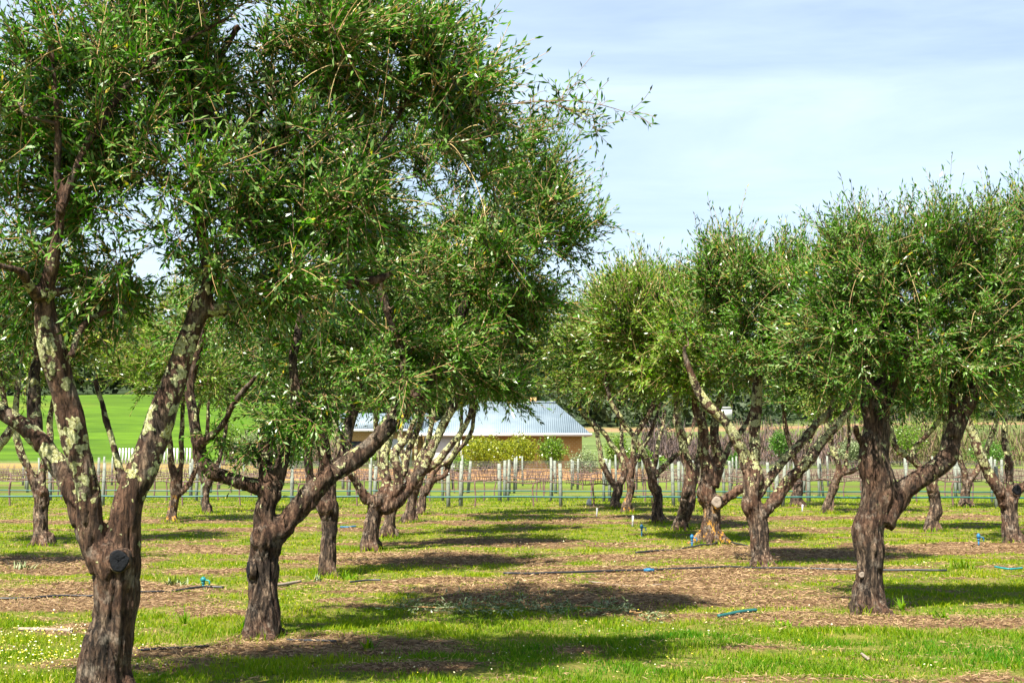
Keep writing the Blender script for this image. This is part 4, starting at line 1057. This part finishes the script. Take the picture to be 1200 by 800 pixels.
shrub('citrus_bush', 'yellow-green citrus bush in front of the middle of the farmhouse', 606, 530, 25, 18, 95, 4800, .16, 'citrus_leaf', 2)
shrub('citrus_bush', 'darker green bush before the right half of the farmhouse wall', 647, 529, 16, 16, 96, 3200, .15, 'leaf_warm', 3)
shrub('round_shrub', 'dense round green shrub right of the farmhouse', 722, 528, 15, 18, 100, 3200, .16, 'leaf_warm', 4)
shrub('grey_shrub', 'pale grey-green domed shrub before the right corner of the farmhouse', 684, 545, 19, 17, 88, 3400, .12, 'cut_leaf', 5)
shrub('round_shrub', 'low dark bush at the left corner of the farmhouse', 538, 545, 13, 10, 92, 1800, .14, 'leaf_warm', 6)
shrub('round_shrub', 'small olive green bush near the low shed', 445, 537, 16, 10, 100, 1800, .14, 'leaf_warm', 7)

for i, (px, py, rx, ry, Y, lab, mt) in enumerate([
    (748, 532, 13, 12, 112, 'small green bush between the farmhouse and the brown brush', 'leaf_warm'),
    (775, 545, 12, 8, 100, 'low olive green bush in front of the reddish brown brush', 'leaf_warm'),
    (868, 540, 16, 10, 104, 'low green bush seen between the candelabra limbs', 'leaf'),
    (915, 520, 14, 15, 112, 'upright dark green bush before the mauve brush', 'leaf'),
    (1000, 528, 20, 14, 110, 'pale green bush left of the stout ridged olive', 'cut_leaf'),
    (1062, 512, 24, 20, 118, 'tall light green bush in the gap over the curving limb', 'leaf_warm'),
    (1160, 530, 24, 14, 108, 'low green bush behind the lichened right edge olive', 'leaf'),
    (300, 522, 24, 18, 112, 'grey-green bush on the slope seen over the low arching limb', 'cut_leaf'),
    (345, 535, 16, 12, 106, 'small dark green bush behind the arching olive', 'leaf'),
    (262, 508, 20, 16, 122, 'rounded green bush on the slope left of the arching olive', 'leaf_warm')]):
    shrub('field_bush', lab, px, py, rx, ry, Y, 2600, .17, mt, 40 + i)
# ------------------------------------------------------------------ bare brush, far woods
def brush():
    rg = np.random.default_rng(9); Vs = []; Ts = []
    for px0, px1, Y0, Y1, h0, n in ((752, 850, 125, 150, 4.8, 12000), (850, 1230, 118, 165, 5.6, 34000), (270, 415, 120, 150, 3.6, 9000)):
        Y = rg.uniform(Y0, Y1, n); px = rg.uniform(px0, px1, n); X = (px - 600) / F * Y
        g = H(X, Y); c = snoise(X, Y, .55, 22); h = h0 * rg.uniform(.35, 1, n) * np.clip(.62 + .5 * c, .12, 1.3)
        z0 = g + h * rg.uniform(0, .75, n); L = h * rg.uniform(.15, .45, n)
        a = rg.uniform(0, 6.28, n); el = rg.uniform(.5, 1.5, n); d = np.stack([np.cos(a) * np.cos(el), np.sin(a) * np.cos(el), np.sin(el)], 1) * L[:, None]
        w = np.stack([-np.sin(a), np.cos(a), np.zeros(n)], 1) * rg.uniform(.025, .05, (n, 1)); p = np.stack([X, Y, z0], 1)
        Vs.append(np.stack([p - w, p + w, p + d + w * .3, p + d - w * .3], 1).reshape(-1, 3)); Ts.append(np.repeat(np.clip(rg.uniform(0, .45, n) + .18 + .22 * snoise(X, Y, .35, 27) + .35 * sstep(960, 1120, px), 0, 1), 4))
    V = np.vstack(Vs); n = len(V) // 4
    m, nt, out = mat_new('bare_twigs'); princ(nt, out, ramp(nt, attr(nt, 'tint'), [(0, (.045, .035, .03)), (.35, (.125, .095, .09)), (.6, (.15, .095, .06)), (.8, (.11, .125, .04)), (1, (.13, .16, .04))]), .9, .1)
    tag(link('bare_brush', new_mesh('bare_brush', V, [np.arange(n * 4).reshape(n, 4)], [m], attrs={'tint': np.concatenate(Ts)})), 'grey-brown leafless orchard brush massed behind the vineyard', 'brush', kind='stuff')
brush()

def woods():
    rg = np.random.default_rng(10); Vs = []; Ts = []
    spots = []
    for _ in range(420):   # ridge line above the bank
        Y = rg.uniform(452, 520); px = rg.uniform(-150, 1350); spots.append(((px - 600) / F * Y, Y, rg.uniform(9, 20), 90))
    for _ in range(900):   # wooded hill behind
        Y = rg.uniform(560, 1080); px = rg.uniform(-150, 1350); spots.append(((px - 600) / F * Y, Y, rg.uniform(10, 18), 45))
    for px, Y, h in ((650, 300, 11), (560, 280, 8), (300, 300, 9), (785, 260, 7), (900, 300, 10), (1100, 280, 9), (220, 330, 9), (735, 330, 7), (1010, 300, 11)):
        spots.append(((px - 600) / F * Y, Y, h, 300))
    for X, Y, h, n in spots:
        g = Hs(X, Y); d = rg.normal(size=(n, 3)); d /= np.linalg.norm(d, axis=1, keepdims=True); d *= rg.random((n, 1)) ** .4
        c = np.array([X, Y, g + h * .55]); r = h * rg.uniform(.33, .5)
        P = c + d * np.array([r, r, h * .5]) * (1 + .3 * np.sin(d[:, :1] * 5 + X)); s = h * .10 * rg.uniform(.6, 1.3, (n, 1)) * (1.0 if n < 200 else .5)
        u = rg.normal(size=(n, 3)); u /= np.linalg.norm(u, axis=1, keepdims=True); w = np.cross(u, rg.normal(size=(n, 3))); w /= np.linalg.norm(w, axis=1, keepdims=True)
        Vs.append(np.stack([P - u * s, P - w * s * .7, P + u * s, P + w * s * .7], 1).reshape(-1, 3)); Ts.append(np.repeat(np.clip(rg.uniform(.0, .8) + rg.normal(0, .1, n), 0, .93), 4))
    V = np.vstack(Vs); n = len(V) // 4
    M['wood_leaf'] = leaf_material('far_wood_leaf', (.015, .033, .012), (.05, .075, .022), (.05, .07, .03), transl=.15, rough=.7)
    tag(link('woods', new_mesh('woods', V, [np.arange(n * 4).reshape(n, 4)], [M['wood_leaf']], attrs={'tint': np.concatenate(Ts)})), 'dark green far-off wood covering the ridge and hill behind the farm', 'woods', kind='stuff')
woods()

# white shed on the hill, paddock fence
def on_hill(px, py):
    for Y in np.arange(112, 440, 1.0):
        p = at(px, py, Y)
        if Hs(p[0], Y) >= p[2]: return p
    return at(px, py, 300)
p = on_hill(848, 489); k = p[1] / F
root = empty('white_hut', p); tag(root, 'small white hut with flat roof on the slope above the bare brush', 'hut')
w = 10 * k; h = 11 * k
mb = MB(); mb.box(-w, w, 0, w * 1.5, -.4, h); mb.build('wall', M['white_paint'], root)
mb = MB(); mb.box(-w * 1.08, w * 1.08, -w * .1, w * 1.6, h + .003, h + .25); mb.build('roof', M['white_paint'], root)
Yf = 128.0; root = empty('paddock_fence', (at(150, 525, Yf)[0], Yf, Hs(at(150, 525, Yf)[0], Yf))); tag(root, 'greyish white paling fence on the green slope at the left', 'fence')
xa = at(132, 520, Yf)[0] - root.location.x; xb = at(235, 520, Yf)[0] - root.location.x
mb = MB()
x = xa
while x < xb: mb.box(x, x + .14, -.03, .03, -.2, 1.45); x += .30
mb.build('palings', M['white_paint'], root)
mb = MB(); mb.box(xa, xb, .035, .09, .35, .45); mb.box(xa, xb, .035, .09, 1.05, 1.15); mb.build('rail', M['post'], root)

# ------------------------------------------------------------------ light
az = np.array([.50, .866]); EL = R(57)
d = Vector((az[0] * math.cos(EL), az[1] * math.cos(EL), -math.sin(EL)))
sd = bpy.data.lights.new('sun', 'SUN'); sd.energy = 5.0; sd.angle = R(.5); sd.color = (1, .94, .84)
so = bpy.data.objects.new('sun', sd); col.objects.link(so); so.rotation_euler = d.to_track_quat('-Z', 'Y').to_euler(); so.location = (0, 0, 30)
w = bpy.data.worlds.new('World'); scene.world = w; w.use_nodes = True; nt = w.node_tree
for n in list(nt.nodes): nt.nodes.remove(n)
out = nt.nodes.new('ShaderNodeOutputWorld'); bg = nt.nodes.new('ShaderNodeBackground'); bg.inputs['Strength'].default_value = .056
sky = nt.nodes.new('ShaderNodeTexSky'); sky.sky_type = 'NISHITA'; sky.sun_disc = False; sky.sun_elevation = EL; sky.sun_rotation = math.atan2(-az[0], -az[1]) % (2 * math.pi)
sky.altitude = 50; sky.air_density = 1.0; sky.dust_density = 1.2; sky.ozone_density = 1.6
tc = nt.nodes.new('ShaderNodeTexCoord'); mp = nt.nodes.new('ShaderNodeMapping'); mp.inputs['Scale'].default_value = (1.2, 1.2, 7.0); mp.inputs['Rotation'].default_value = (0, R(6), 0)
nt.links.new(tc.outputs['Generated'], mp.inputs['Vector'])
cl = noise_n(nt, mp.outputs[0], 1.6, 7, .58, .4)
cf = ramp(nt, cl, [(.36, .35), (.55, .6), (.72, .9)])
sz = N(nt, 'ShaderNodeSeparateXYZ'); nt.links.new(tc.outputs['Generated'], sz.inputs[0])
cf = math_n(nt, 'MULTIPLY', cf, ramp(nt, sz.outputs['Z'], [(.30, 1.0), (.62, .12)]))
c = mix(nt, cf, sky.outputs[0], (6.1, 7.3, 8.6))
nt.links.new(c, bg.inputs['Color']); nt.links.new(bg.outputs[0], out.inputs['Surface'])

vs = scene.view_settings; vs.view_transform = 'Standard'; vs.look = 'None'; vs.exposure = 1.62; vs.gamma = 1; vs.use_curve_mapping = False
scene.render.engine = 'CYCLES'
scene.cycles.max_bounces = 5; scene.cycles.diffuse_bounces = 2; scene.cycles.glossy_bounces = 2; scene.cycles.transmission_bounces = 3; scene.cycles.transparent_max_bounces = 4
